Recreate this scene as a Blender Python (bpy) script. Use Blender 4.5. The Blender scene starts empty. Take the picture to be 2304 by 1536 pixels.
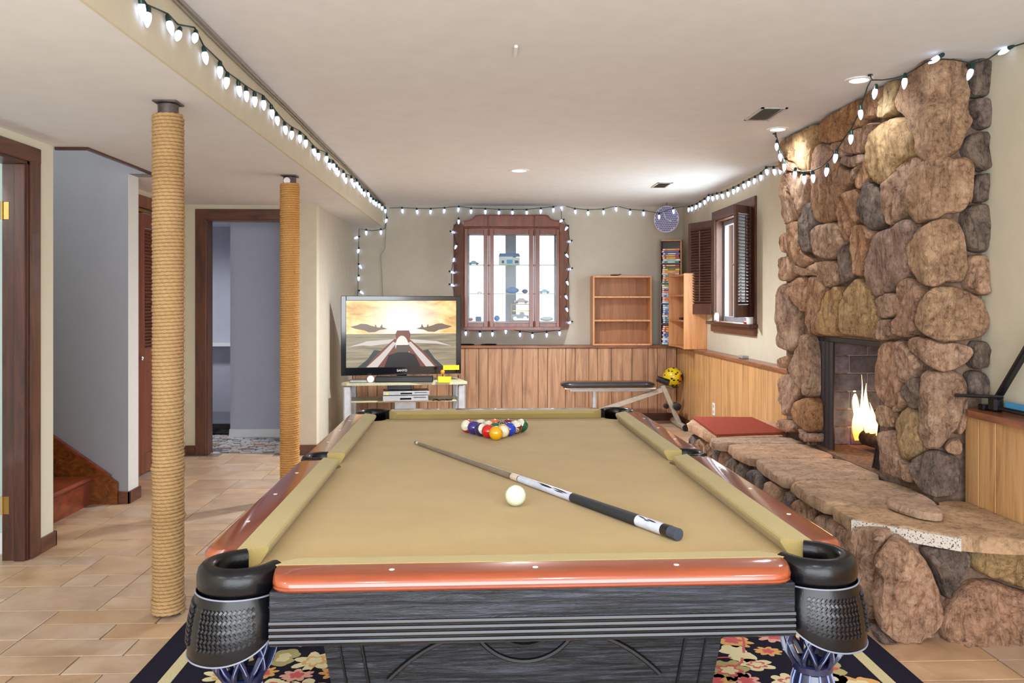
import bpy, bmesh, math, random
from mathutils import Vector, Matrix, noise
pi = math.pi
R = random.Random(11)
SC = bpy.context.scene
C = SC.collection

# ---------------------------------------------------------------- camera, world, exposure
cam_data = bpy.data.cameras.new('camera')
cam = bpy.data.objects.new('camera', cam_data); C.objects.link(cam)
PSI = .035; FPX = 1857.0; CH = 1.32
cam.location = (0, 0, CH); cam.rotation_euler = (pi/2, 0, -PSI)
cam_data.sensor_width = 36; cam_data.lens = 36*FPX/2304
cam_data.shift_y = -87/2304; cam_data.clip_start = .05; cam_data.clip_end = 100
SC.camera = cam
SC.view_settings.view_transform = 'Standard'; SC.view_settings.look = 'None'
SC.view_settings.gamma = 1; SC.view_settings.use_curve_mapping = False
SC.view_settings.exposure = 0.42
SC.cycles.use_denoising = True
SC.cycles.max_bounces = 8; SC.cycles.diffuse_bounces = 4; SC.cycles.use_adaptive_sampling = True; SC.cycles.adaptive_threshold = .02; SC.cycles.caustics_reflective = False; SC.cycles.caustics_refractive = False
SC.cycles.sample_clamp_indirect = 4
w = bpy.data.worlds.new('sky'); SC.world = w; w.use_nodes = True
bg = w.node_tree.nodes['Background']; bg.inputs[0].default_value = (.93, .97, 1.0, 1); bg.inputs[1].default_value = 2.6

def lamp(name, kind, loc, energy, color=(1, 1, 1), size=.2, rot=(0, 0, 0), sx=None, spot=None):
    d = bpy.data.lights.new(name, kind); d.energy = energy; d.color = color
    if kind == 'AREA':
        d.shape = 'DISK' if sx is None else 'RECTANGLE'; d.size = size
        if sx: d.size_y = sx
    elif kind == 'POINT': d.shadow_soft_size = size
    elif kind == 'SPOT': d.shadow_soft_size = size; d.spot_size = spot or 2.6; d.spot_blend = 1
    o = bpy.data.objects.new(name, d); C.objects.link(o); o.location = loc; o.rotation_euler = rot
    return o
# recessed ceiling downlights (three in view, more spots added unseen behind the camera)
# spots and a wide area lamp added behind the camera to brighten the room
for x_, y_ in ((.4, .3), (1.6, -.2), (-.6, -.2)): lamp('ceiling_spot', 'SPOT', (x_, y_, 2.40), 45, (.95, .975, 1), .07, spot=2.9)
lamp('rear_fill', 'AREA', (0, -1.55, 1.2), 135, (.88, .945, 1), 4.2, (pi/2, 0, 0), sx=2.0)  # unseen fill panel added to light the room from the rear
lamp('window_daylight', 'AREA', (2.44, 7.46, 1.65), 20, (.95, .98, 1), 1.0, (0, pi/2, 0), sx=.95)
lamp('hall_fill', 'SPOT', (-2.75, 8.3, 2.12), 60, (.95, .97, 1), .1, spot=2.9)  # added fill for the hall, kept out of view
lamp('stairwell_fill', 'POINT', (-3.4, 5.0, 3.6), 55, (1, 1, 1), .2)  # added fill hidden above the opening, brightens the grey stair walls
lamp('side_room_fill', 'POINT', (-3.4, 3.0, 2.0), 16, (1, 1, 1), .2)  # added fill beyond the near-left door, out of view
lamp('low_ceiling_fill', 'SPOT', (-1.9, .2, 2.15), 80, (1, .98, .96), .1, spot=2.9)  # added fill under the low left ceiling, outside the frame

# ---------------------------------------------------------------- measuring helper: photo ray onto a real plane
_c, _s = math.cos(PSI), math.sin(PSI)
def P(u, v, x=None, y=None, z=None):
    dx = (u-1152)/FPX; d = (dx*_c+_s, -dx*_s+_c, -(v-681)/FPX)
    t = (z-CH)/d[2] if z is not None else (x/d[0] if x is not None else y/d[1])
    return Vector((d[0]*t, d[1]*t, CH+d[2]*t))
def XU(u, y): return P(u, 700, y=y).x
def ZV(u, v, y): return P(u, v, y=y).z
for u_, v_, e_ in ((1168, 383, 400), (1750, 290, 24), (1933, 179, 12)):
    q_ = P(u_, v_, z=2.42); lamp('ceiling_spot', 'SPOT', (q_.x, q_.y, 2.395), e_, (.89, .945, 1), .06, spot=2.95)


# ---------------------------------------------------------------- materials
def lin(c):
    r = []
    for v in c[:3]:
        v /= 255.0
        r.append(v/12.92 if v <= .04045 else ((v+.055)/1.055)**2.4)
    return (*r, 1)
class NT:
    def __init__(s, name):
        s.m = bpy.data.materials.new(name); s.m.use_nodes = True
        s.t = s.m.node_tree; s.b = s.t.nodes['Principled BSDF']
    def n(s, typ, **k):
        nd = s.t.nodes.new(typ)
        for a, v in k.items():
            if a.startswith('i_'): nd.inputs[a[2:].replace('_', ' ')].default_value = v
            else: setattr(nd, a, v)
        return nd
    def l(s, a, b): s.t.links.new(a, b)
    def coords(s, scale=(1, 1, 1), rnd=0):
        tc = s.n('ShaderNodeTexCoord'); mp = s.n('ShaderNodeMapping'); mp.inputs['Scale'].default_value = scale
        s.l(tc.outputs['Object'], mp.inputs['Vector'])
        if rnd:
            oi = s.n('ShaderNodeObjectInfo'); mu = s.n('ShaderNodeMath', operation='MULTIPLY'); mu.inputs[1].default_value = rnd
            s.l(oi.outputs['Random'], mu.inputs[0]); s.l(mu.outputs[0], mp.inputs['Location'])
        return mp.outputs['Vector']
    def noise(s, vec, scale=5, detail=4, rough=.6, dist=0):
        nd = s.n('ShaderNodeTexNoise'); nd.inputs['Scale'].default_value = scale; nd.inputs['Detail'].default_value = detail
        nd.inputs['Roughness'].default_value = rough; nd.inputs['Distortion'].default_value = dist
        s.l(vec, nd.inputs['Vector']); return nd.outputs['Fac']
    def ramp(s, fac, stops):
        r = s.n('ShaderNodeValToRGB'); e = r.color_ramp.elements
        while len(e) < len(stops): e.new(.5)
        for k, (p, c) in enumerate(stops): e[k].position = p; e[k].color = lin(c)
        s.l(fac, r.inputs['Fac']); return r.outputs['Color']
    def mix(s, a, b, fac=.5, typ='MIX'):
        m = s.n('ShaderNodeMix', data_type='RGBA', blend_type=typ)
        for k, v in ((0, fac), (6, a), (7, b)):
            if hasattr(v, 'links') or hasattr(v, 'node'): s.l(v, m.inputs[k])
            else: m.inputs[k].default_value = v
        return m.outputs[2]
    def bump(s, h, strength=.3, dist=.01):
        b = s.n('ShaderNodeBump'); b.inputs['Strength'].default_value = strength; b.inputs['Distance'].default_value = dist
        s.l(h, b.inputs['Height']); s.l(b.outputs[0], s.b.inputs['Normal'])
    def setp(s, rough=.5, metal=0, spec=.5, coat=0):
        s.b.inputs['Roughness'].default_value = rough; s.b.inputs['Metallic'].default_value = metal
        s.b.inputs['Specular IOR Level'].default_value = spec; s.b.inputs['Coat Weight'].default_value = coat
        s.b.inputs['Coat Roughness'].default_value = .08
def M(name, col, rough=.5, metal=0, spec=.5, var=.06, scale=20, bump=0, coat=0, rnd=0, objvar=0):
    k = NT(name); k.setp(rough, metal, spec, coat)
    v = k.coords(rnd=rnd); f = k.noise(v, scale, 4)
    lo = [max(0, c*(1-var)) for c in col]; hi = [min(255, c*(1+var)) for c in col]
    out = k.ramp(f, [(.3, lo), (.7, hi)])
    if objvar:
        oi = k.n('ShaderNodeObjectInfo'); hs = k.n('ShaderNodeHueSaturation')
        mr = k.n('ShaderNodeMapRange'); mr.inputs['To Min'].default_value = 1-objvar; mr.inputs['To Max'].default_value = 1+objvar
        k.l(oi.outputs['Random'], mr.inputs['Value']); k.l(mr.outputs[0], hs.inputs['Value']); k.l(out, hs.inputs['Color']); out = hs.outputs['Color']
    k.l(out, k.b.inputs['Base Color'])
    if bump: k.bump(f, bump, .005)
    return k.m
def wood(name, c1, c2, scale=(30, 30, 2), rough=.45, bump=.15, coat=0, rnd=3, objvar=.08, c3=None, spec=.5, dist=.6):
    k = NT(name); k.setp(rough, 0, spec, coat)
    v = k.coords(scale, rnd); f = k.noise(v, 1.0, 6, .65, dist)
    st = [(.3, c1), (.7, c2)] if c3 is None else [(.28, c1), (.5, c2), (.72, c3)]
    out = k.ramp(f, st)
    oi = k.n('ShaderNodeObjectInfo'); hs = k.n('ShaderNodeHueSaturation'); mr = k.n('ShaderNodeMapRange')
    mr.inputs['To Min'].default_value = 1-objvar; mr.inputs['To Max'].default_value = 1+objvar
    k.l(oi.outputs['Random'], mr.inputs['Value']); k.l(mr.outputs[0], hs.inputs['Value']); k.l(out, hs.inputs['Color'])
    k.l(hs.outputs['Color'], k.b.inputs['Base Color']); k.bump(f, bump, .004)
    return k.m
def glow(name, col, strength):
    k = NT(name); k.b.inputs['Base Color'].default_value = lin(col)
    k.b.inputs['Emission Color'].default_value = lin(col); k.b.inputs['Emission Strength'].default_value = strength
    return k.m
def glass(name, tint=(245, 250, 250)):
    k = NT(name); t = k.t
    tr = t.nodes.new('ShaderNodeBsdfTransparent'); tr.inputs[0].default_value = lin(tint)
    gl = t.nodes.new('ShaderNodeBsdfGlossy'); gl.inputs['Roughness'].default_value = .03
    mx = t.nodes.new('ShaderNodeMixShader'); mx.inputs[0].default_value = .012
    t.links.new(tr.outputs[0], mx.inputs[1]); t.links.new(gl.outputs[0], mx.inputs[2])
    t.links.new(mx.outputs[0], t.nodes['Material Output'].inputs[0]); return k.m

m_ceil = M('ceiling_paint', (226, 227, 230), .9, var=.012, scale=8, spec=.1)
m_cream = M('cream_wall_paint', (212, 203, 182), .85, var=.015, scale=9, bump=.05, spec=.15)
m_back = M('greige_wall_paint', (199, 191, 176), .85, var=.015, scale=9, bump=.05, spec=.15)
m_pale = M('pale_wall_paint', (226, 222, 204), .85, var=.01, scale=9, spec=.15)
m_grey = M('grey_stair_paint', (150, 149, 154), .85, var=.012, scale=9, spec=.15)
m_blue = M('blue_grey_paint', (186, 188, 202), .85, var=.012, scale=9, spec=.15)
m_green = M('pale_green_paint', (190, 206, 200), .85, var=.012, scale=9, spec=.15)
m_white = M('white_paint', (232, 232, 232), .5, var=.01)
m_grout = M('grout', (128, 112, 98), .9, var=.1, scale=60)
m_trim = wood('brown_trim_wood', (66, 38, 26), (112, 68, 48), (22, 22, 3), .4, .15, .15)
m_trimh = wood('brown_trim_wood_across', (66, 38, 26), (112, 68, 48), (3, 3, 22), .4, .15, .15)
m_dark = wood('dark_jamb_wood', (48, 26, 22), (96, 52, 36), (26, 26, 2.5), .4, .15, .2)
m_louv = wood('louver_door_wood', (106, 58, 42), (146, 86, 64), (20, 20, 3), .4, .1, .1)
m_shut = wood('shutter_wood', (68, 44, 38), (104, 70, 58), (20, 20, 3), .4, .1, .2)
m_stair = wood('stair_wood', (96, 40, 20), (158, 76, 46), (6, 6, 26), .3, .1, .4)
m_skirt = wood('stair_skirt_wood', (70, 32, 8), (150, 84, 28), (9, 9, 14), .3, .1, .4, dist=2.5)
m_plank = wood('panelling_wood', (128, 92, 68), (180, 134, 100), (16, 16, 1.3), .45, .12, .1, rnd=9, objvar=.1, c3=(204, 160, 124), dist=1.2)
m_plankr = wood('panelling_wood_right', (150, 108, 66), (200, 152, 100), (16, 16, 1.3), .4, .12, .15, rnd=9, objvar=.07, c3=(218, 174, 122), dist=1.2)
m_groove = M('groove_shadow_wood', (70, 44, 28), .8)
m_cap = wood('ledge_cap_wood', (110, 62, 38), (168, 106, 70), (4, 4, 20), .35, .1, .2)
m_book = wood('oak_veneer', (176, 118, 72), (214, 152, 100), (26, 26, 2), .45, .08, .05, objvar=.03, c3=(220, 164, 114))
m_booki = wood('oak_veneer_back', (150, 100, 66), (186, 130, 88), (26, 26, 2), .5, .08, .05, objvar=.02)
m_hutch = wood('cherry_cabinet_wood', (88, 38, 24), (134, 66, 44), (18, 18, 3), .3, .1, .3)
m_rail = wood('cherry_rail_wood', (118, 44, 9), (144, 62, 18), (46, 5, 46), .3, .04, 1.0, objvar=.02, dist=.4)
m_railx = wood('cherry_rail_wood_end', (118, 44, 9), (144, 62, 18), (5, 46, 46), .3, .04, 1.0, objvar=.02, dist=.4)
def blackgrain(name, sc):
    k = NT(name); k.setp(.42, 0, .35, 0); v = k.coords(sc, 3); f = k.noise(v, 1, 5, .6, 1.6)
    vw = k.n('ShaderNodeVectorMath', operation='ADD'); nn_ = k.n('ShaderNodeTexNoise'); nn_.inputs['Scale'].default_value = .35; nn_.inputs['Detail'].default_value = 3
    k.l(v, nn_.inputs['Vector']); sc_ = k.n('ShaderNodeVectorMath', operation='SCALE'); sc_.inputs['Scale'].default_value = 5.0
    k.l(nn_.outputs['Color'], sc_.inputs[0]); k.l(v, vw.inputs[0]); k.l(sc_.outputs[0], vw.inputs[1])
    g = k.noise(vw.outputs[0], 1.0, 6, .75, .4)
    k.l(k.ramp(g, [(.38, (10, 11, 14)), (.52, (26, 28, 34)), (.66, (58, 62, 74))]), k.b.inputs['Base Color'])
    k.bump(g, .7, .008); return k.m
m_blackw = blackgrain('black_stained_oak', (3.0, 3.0, 60))
m_blackm = M('black_moulding', (16, 17, 22), .25, var=.05, coat=.1, spec=.5)
m_body = blackgrain('black_table_body', (5, 5, 70))
m_leather = M('black_leather', (8, 8, 11), .26, var=.2, scale=60, bump=.12, coat=0, spec=.32)
m_piping = M('grey_piping', (112, 116, 128), .35)
m_net = M('navy_net_rubber', (22, 28, 58), .25, coat=.4)
m_netl = M('pale_net_edge', (120, 134, 172), .35)
def feltm(name, a, b):
    k = NT(name); k.setp(.95, 0, .1); v = k.coords(); f = k.noise(v, 420, 3, .7); g = k.noise(v, 5, 4)
    k.l(k.mix(k.ramp(f, [(.3, a), (.7, b)]), k.ramp(g, [(.3, a), (.7, b)]), .35), k.b.inputs['Base Color'])
    k.b.inputs['Sheen Weight'].default_value = .15; k.bump(f, .12, .002); return k.m
m_felt = feltm('khaki_cloth', (164, 136, 86), (187, 160, 105))
m_feltc = feltm('khaki_cushion_cloth', (158, 140, 88), (180, 161, 105))
m_dot = M('ivory', (236, 230, 220), .3)
m_black = M('black_plastic', (18, 18, 22), .3, coat=.2)
m_blackg = M('black_gloss', (10, 10, 18), .12, coat=.6)
m_silver = M('silver_plastic', (168, 170, 174), .35, metal=.3)
m_alu = M('brushed_grey_metal', (176, 178, 184), .35, metal=.6)
m_taupe = M('taupe_steel', (176, 166, 152), .35, metal=.2)
m_standtop = M('greenish_shelf', (178, 176, 146), .35)
m_brass = M('brass', (176, 136, 72), .3, metal=.7)
m_socket = M('dark_green_socket', (14, 50, 44), .4)
m_wire = M('dark_green_wire', (30, 40, 34), .5)
m_gwire = M('grey_cable', (150, 144, 134), .5)
m_bulb = glow('led_bulb', (196, 214, 255), 1.7)
m_lampd = glow('downlight_lens', (255, 248, 235), 6)
m_iron = M('dark_steel_post', (78, 66, 64), .5, var=.35, scale=30)
m_red = M('red', (204, 30, 34), .3, coat=.3); m_redmat = M('red_rug_pile', (138, 66, 52), .95, var=.14, scale=160, bump=.5, spec=.05)
m_yel = M('yellow', (232, 208, 24), .35); m_or = M('orange', (240, 130, 40), .35)
m_skyb = M('sky_blue', (70, 150, 200), .4); m_navy = M('navy', (40, 52, 110), .4)
m_chrome = M('chrome', (220, 220, 226), .15, metal=1)
m_glass = glass('clear_glass')
def rope(name, a, b):
    k = NT(name); k.setp(.85, 0, .15); v = k.coords((1, 1, 1)); f = k.noise(v, 240, 4, .7); g = k.noise(v, 3.5, 3)
    k.l(k.mix(k.ramp(f, [(.3, a), (.7, b)]), k.ramp(g, [(.35, a), (.65, b)]), .3), k.b.inputs['Base Color'])
    k.bump(f, .3, .002); return k.m
m_rope = rope('jute_rope', (148, 114, 74), (202, 168, 122)); m_rope2 = rope('warm_jute_rope', (178, 124, 68), (226, 178, 112))
def stonem(name, cols, dark=(56, 40, 34), bs=1.0, cw=.38):
    k = NT(name); k.setp(.85, 0, .25); v = k.coords((1, 1, 1), 7)
    big = k.noise(v, 7, 5, .65, .8); fine = k.noise(v, 42, 6, .7, .6)
    vs = k.coords((22, 22, 5), 5); st = k.noise(vs, 1.0, 6, .7, 1.6)
    c = k.ramp(big, [(.32, cols[0]), (.46, cols[1]), (.58, cols[2]), (.72, cols[3])])
    c = k.mix(c, k.ramp(fine, [(.36, dark), (.48, cols[2]), (.64, cols[3])]), cw)
    c = k.mix(c, k.ramp(st, [(.36, (104, 84, 74)), (.50, (255, 252, 248))]), .5, 'MULTIPLY')
    oi = k.n('ShaderNodeObjectInfo'); r = k.n('ShaderNodeValToRGB'); e = r.color_ramp.elements
    while len(e) < 5: e.new(.5)
    for q, (p_, cc) in enumerate([(0, (255, 244, 236)), (.25, (255, 232, 212)), (.5, (244, 238, 236)), (.75, (255, 240, 216)), (1, (232, 226, 222))]): e[q].position = p_; e[q].color = lin(cc)
    k.l(oi.outputs['Random'], r.inputs['Fac']); c = k.mix(c, r.outputs['Color'], 1.0, 'MULTIPLY')
    k.l(c, k.b.inputs['Base Color'])
    mx = k.mix(fine, st, .5); k.bump(mx, bs, .045); return k.m
BR = [(118, 94, 82), (176, 144, 124), (210, 180, 158), (234, 212, 192)]
m_stone = stonem('fieldstone_brown', BR)
m_stoneo = stonem('fieldstone_orange', [(130, 92, 68), (178, 134, 102), (206, 166, 132), (226, 194, 162)])
m_stoney = stonem('fieldstone_buff', [(136, 114, 86), (186, 160, 122), (208, 184, 142), (222, 202, 166)])
m_stoneg = stonem('fieldstone_grey', [(74, 68, 70), (116, 108, 106), (146, 134, 130), (186, 172, 164)], (44, 42, 46))
m_stonep = stonem('fieldstone_pink', [(130, 106, 100), (180, 150, 140), (204, 176, 164), (222, 200, 188)])
m_mortar = M('brown_mortar', (120, 98, 84), .95, var=.2, scale=40, bump=.4, spec=.1)
m_slab = stonem('flagstone', [(132, 112, 98), (166, 144, 126), (188, 164, 142), (204, 182, 160)], (130, 108, 94), .25, .3)
# ---------------------------------------------------------------- mesh builder
PM = {}
def MI(o): return PM.get(o.name, Matrix.Identity(4)) if o else Matrix.Identity(4)
class MB:
    def __init__(s): s.v = []; s.f = []; s.mi = []; s.m = 0
    def add(s, vs, fs):
        b = len(s.v); s.v += [tuple(p) for p in vs]
        for f in fs: s.f.append([b+i for i in f]); s.mi.append(s.m)
        return s
    def box(s, x0, y0, z0, x1, y1, z1, bev=0):
        x0, x1 = min(x0, x1), max(x0, x1); y0, y1 = min(y0, y1), max(y0, y1); z0, z1 = min(z0, z1), max(z0, z1)
        if bev <= 0:
            vs = [(x0, y0, z0), (x1, y0, z0), (x1, y1, z0), (x0, y1, z0), (x0, y0, z1), (x1, y0, z1), (x1, y1, z1), (x0, y1, z1)]
            return s.add(vs, [(0, 3, 2, 1), (4, 5, 6, 7), (0, 1, 5, 4), (1, 2, 6, 5), (2, 3, 7, 6), (3, 0, 4, 7)])
        b = min(bev, (x1-x0)*.45, (y1-y0)*.45, (z1-z0)*.45); vs = []; idx = {}
        for ix, X in enumerate((x0, x1)):
            for iy, Y in enumerate((y0, y1)):
                for iz, Z in enumerate((z0, z1)):
                    sx, sy, sz = (1, -1)[ix], (1, -1)[iy], (1, -1)[iz]
                    for a, p in enumerate([(X, Y+sy*b, Z+sz*b), (X+sx*b, Y, Z+sz*b), (X+sx*b, Y+sy*b, Z)]):
                        idx[ix, iy, iz, a] = len(vs); vs.append(p)
        F = []
        for k in (0, 1):
            F.append([idx[k, 0, 0, 0], idx[k, 1, 0, 0], idx[k, 1, 1, 0], idx[k, 0, 1, 0]])
            F.append([idx[0, k, 0, 1], idx[1, k, 0, 1], idx[1, k, 1, 1], idx[0, k, 1, 1]])
            F.append([idx[0, 0, k, 2], idx[1, 0, k, 2], idx[1, 1, k, 2], idx[0, 1, k, 2]])
            for q in (0, 1):
                F.append([idx[0, k, q, 1], idx[1, k, q, 1], idx[1, k, q, 2], idx[0, k, q, 2]])
                F.append([idx[k, 0, q, 0], idx[k, 1, q, 0], idx[k, 1, q, 2], idx[k, 0, q, 2]])
                F.append([idx[k, q, 0, 0], idx[k, q, 1, 0], idx[k, q, 1, 1], idx[k, q, 0, 1]])
                for r in (0, 1): F.append([idx[k, q, r, a] for a in (0, 1, 2)])
        # dedupe corners
        seen = set(); G = []
        for f in F:
            t = tuple(sorted(f))
            if t not in seen: seen.add(t); G.append(f)
        return s.add(vs, G)
    def obox(s, c, ax, ay, az, bev=0):       # oriented box: centre, three half-extent vectors
        c, ax, ay, az = map(Vector, (c, ax, ay, az)); t = MB(); L = (ax.length, ay.length, az.length)
        t.box(-L[0], -L[1], -L[2], L[0], L[1], L[2], bev); A = [q.normalized() for q in (ax, ay, az)]
        return s.add([c+A[0]*p[0]+A[1]*p[1]+A[2]*p[2] for p in t.v], t.f)
    def bar(s, a, b, w, h, up=(0, 0, 1), bev=0):
        a, b = Vector(a), Vector(b); d = b-a; u = Vector(up); sd = d.cross(u).normalized(); u2 = sd.cross(d).normalized()
        return s.obox((a+b)/2, d/2, sd*(w/2), u2*(h/2), bev)
    def prism(s, pts, plane, a0, a1):        # polygon (2D) extruded along the missing axis
        def mk(p, a): return {'xy': (p[0], p[1], a), 'xz': (p[0], a, p[1]), 'yz': (a, p[0], p[1])}[plane]
        n = len(pts); vs = [mk(p, a0) for p in pts]+[mk(p, a1) for p in pts]
        return s.add(vs, [list(range(n)), list(range(n, 2*n))]+[(i, (i+1) % n, n+(i+1) % n, n+i) for i in range(n)])
    def rings(s, rr, cap0=True, cap1=True, closed=False):
        n = len(rr[0]); b = len(s.v); s.v += [tuple(p) for r in rr for p in r]; m = len(rr)
        for j in range(m if closed else m-1):
            for i in range(n):
                s.f.append([b+j*n+i, b+j*n+(i+1) % n, b+((j+1) % m)*n+(i+1) % n, b+((j+1) % m)*n+i]); s.mi.append(s.m)
        if not closed:
            if cap0: s.f.append([b+i for i in range(n)][::-1]); s.mi.append(s.m)
            if cap1: s.f.append([b+(m-1)*n+i for i in range(n)]); s.mi.append(s.m)
        return s
    def tube(s, pts, r, n=8, closed=False, flat=1.0, up=None):
        pts = [Vector(p) for p in pts]; rs = r if isinstance(r, (list, tuple)) else [r]*len(pts); rr = []; pu = None; m = len(pts)
        for i, p in enumerate(pts):
            if closed: d = pts[(i+1) % m]-pts[i-1]
            else: d = pts[min(i+1, m-1)]-pts[max(i-1, 0)]
            d = d.normalized() if d.length else Vector((0, 0, 1))
            if up is not None: u = Vector(up)
            else: u = pu if pu is not None else (Vector((0, 0, 1)) if abs(d.z) < .9 else Vector((1, 0, 0)))
            a = u-d*u.dot(d); a = a.normalized() if a.length > 1e-6 else d.orthogonal().normalized(); b = d.cross(a); pu = a
            rr.append([p+(a*math.cos(2*pi*k/n)*flat+b*math.sin(2*pi*k/n))*rs[i] for k in range(n)])
        return s.rings(rr, closed=closed)
    def lathe(s, prof, c=(0, 0, 0), n=16, axis=(0, 0, 1)):
        az = Vector(axis).normalized(); ax = az.orthogonal().normalized(); ay = az.cross(ax); c = Vector(c)
        loop = tuple(prof[0]) == tuple(prof[-1])
        if loop: prof = prof[:-1]
        return s.rings([[c+az*z+(ax*math.cos(2*pi*k/n)+ay*math.sin(2*pi*k/n))*max(r, 1e-4) for k in range(n)] for r, z in prof], closed=loop)
    def ball(s, c, r, n=16, m=10, sc=(1, 1, 1)):
        c = Vector(c); rr = []
        for j in range(m+1):
            t = pi*j/m; q = max(math.sin(t), .003)
            rr.append([c+Vector((math.cos(2*pi*k/n)*q*r*sc[0], math.sin(2*pi*k/n)*q*r*sc[1], math.cos(t)*r*sc[2])) for k in range(n)])
        return s.rings(rr)
    def grid(s, fn, nu, nv):
        b = len(s.v); s.v += [tuple(fn(i/nu, j/nv)) for j in range(nv+1) for i in range(nu+1)]; w_ = nu+1
        for j in range(nv):
            for i in range(nu): s.f.append([b+j*w_+i, b+j*w_+i+1, b+(j+1)*w_+i+1, b+(j+1)*w_+i]); s.mi.append(s.m)
        return s
    def build(s, name, mats, parent=None, local=False, smooth=None, fix=True, tri=False):
        me = bpy.data.meshes.new(name)
        if not local and parent is not None:
            iv = MI(parent).inverted(); vs = [tuple(iv @ Vector(p)) for p in s.v]
        else: vs = s.v
        me.from_pydata(vs, [], s.f)
        mats = mats if isinstance(mats, (list, tuple)) else [mats]
        for m_ in mats: me.materials.append(m_)
        if len(mats) > 1: me.polygons.foreach_set('material_index', s.mi)
        if fix:
            bm = bmesh.new(); bm.from_mesh(me)
            bmesh.ops.recalc_face_normals(bm, faces=bm.faces)
            if tri: bmesh.ops.triangulate(bm, faces=[f for f in bm.faces if len(f.verts) > 4])
            bm.to_mesh(me); bm.free()
        if smooth:
            me.polygons.foreach_set('use_smooth', [True]*len(me.polygons))
            if smooth is not True: me.set_sharp_from_angle(angle=math.radians(smooth))
        me.update(); o = bpy.data.objects.new(name, me); C.objects.link(o)
        if parent is not None: o.parent = parent; PM[o.name] = MI(parent)
        return o
def tag(o, label=None, cat=None, group=None, kind=None):
    if label: o['label'] = label
    if cat: o['category'] = cat
    if group: o['group'] = group
    if kind: o['kind'] = kind
    return o
def text_mesh(name, body, size, mat, parent, loc, rot, extrude=.0004):
    tc = bpy.data.curves.new(name, 'FONT'); tc.body = body; tc.size = size; tc.align_x = 'CENTER'; tc.align_y = 'CENTER'; tc.extrude = extrude; tc.resolution_u = 3
    to = bpy.data.objects.new(name, tc); C.objects.link(to); bpy.context.view_layer.update()
    me = bpy.data.meshes.new_from_object(to.evaluated_get(bpy.context.evaluated_depsgraph_get())); bpy.data.objects.remove(to)
    me.materials.clear(); me.materials.append(mat)
    o = bpy.data.objects.new(name, me); C.objects.link(o); o.parent = parent; o.location = loc; o.rotation_euler = rot; PM[o.name] = MI(parent); return o
def thing(name, label, cat, loc=(0, 0, 0), rz=0, group=None, kind=None):
    o = bpy.data.objects.new(name, None); C.objects.link(o); o.location = loc; o.rotation_euler = (0, 0, rz); o.empty_display_size = .1
    PM[o.name] = Matrix.Translation(Vector(loc)) @ Matrix.Rotation(rz, 4, 'Z')
    return tag(o, label, cat, group, kind)
def struct(name, mb, mat, parent=None, **k):
    o = mb.build(name, mat, parent, **k)
    if parent is None: o['kind'] = 'structure'
    return o
def group_struct(name):
    o = bpy.data.objects.new(name, None); C.objects.link(o); o['kind'] = 'structure'; PM[o.name] = Matrix.Identity(4); return o
def inst(src, name, loc, parent, rot=(0, 0, 0), scale=None):   # shares mesh data
    o = bpy.data.objects.new(name, src.data); C.objects.link(o); o.parent = parent; o.location = loc; o.rotation_euler = rot
    if scale: o.scale = scale
    PM[o.name] = MI(parent); return o
def proto(mb, name, mat, **k):
    o = mb.build(name, mat, **k); me = o.data; bpy.data.objects.remove(o)
    class S: pass
    s_ = S(); s_.data = me; return s_
def B(*a, bev=0): return MB().box(*a, bev=bev)

# ---------------------------------------------------------------- room shell
H = 2.42; HL = 2.17; XB = -1.12; YW = 9.385; YP = 9.20; XR = 2.285; XP = 2.175; XL = -2.335; XA = -2.58; YD = 7.245; XS = -1.45; YN = -1.6; CAP = .845
T = .13
# floor: grout bed and individual ceramic tiles
fl = struct('floor', B(-3.9, YN, -.12, XR+.16, 9.6, -.004), m_grout)
k = NT('floor_tile_ceramic'); k.setp(.38, 0, .4)
v = k.coords((1, 1, 1), 9); a = k.noise(v, 4.5, 5, .6, .5); b_ = k.noise(v, 60, 3)
col = k.ramp(a, [(.3, (178, 154, 132)), (.5, (198, 175, 152)), (.7, (212, 192, 170))])
oi = k.n('ShaderNodeObjectInfo'); rr_ = k.ramp(oi.outputs['Random'], [(0, (255, 244, 232)), (.35, (244, 238, 236)), (.7, (255, 236, 214)), (1, (236, 224, 212))])
k.l(k.mix(col, rr_, 1, 'MULTIPLY'), k.b.inputs['Base Color']); k.bump(a, .25, .004); m_tile = k.m
U = .155; gx, gy = 33, 57; X0, Y0 = -2.9, .35
occ = [[0]*(gx+6) for _ in range(gy+6)]; tiles = []
rt = random.Random(5)
for j in range(gy):
    for i in range(gx):
        if occ[j][i]: continue
        opts = [(3, 2), (3, 2), (2, 1), (3, 1), (2, 2), (2, 1), (3, 1), (1, 1)]; rt.shuffle(opts); opts.append((1, 1))
        for (a, b_) in opts:
            if all(not occ[j+q][i+p] for q in range(b_) for p in range(a)):
                if (a, b_) == (1, 1) and not occ[j][i+1] and rt.random() < .8: a = 2
                for q in range(b_):
                    for p in range(a): occ[j+q][i+p] = 1
                tiles.append((X0+i*U, Y0+j*U, a, b_)); break
def tile_vis(t):
    x, y = t[0]+t[2]*U/2, t[1]+t[3]*U/2
    if x < -1.13 and 2.7 < y < 7.3 and x > -2.62: return 0
    if x > 1.4 and y > 2.7: return .2 if x < 2.1 else 9
    if -1.13 <= x < -.7 and 4.5 < y < 7.4: return 1
    return 5
tiles.sort(key=lambda t: (tile_vis(t) > 0, tile_vis(t), t[1]))
TP = {}
tm = MB()
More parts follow.
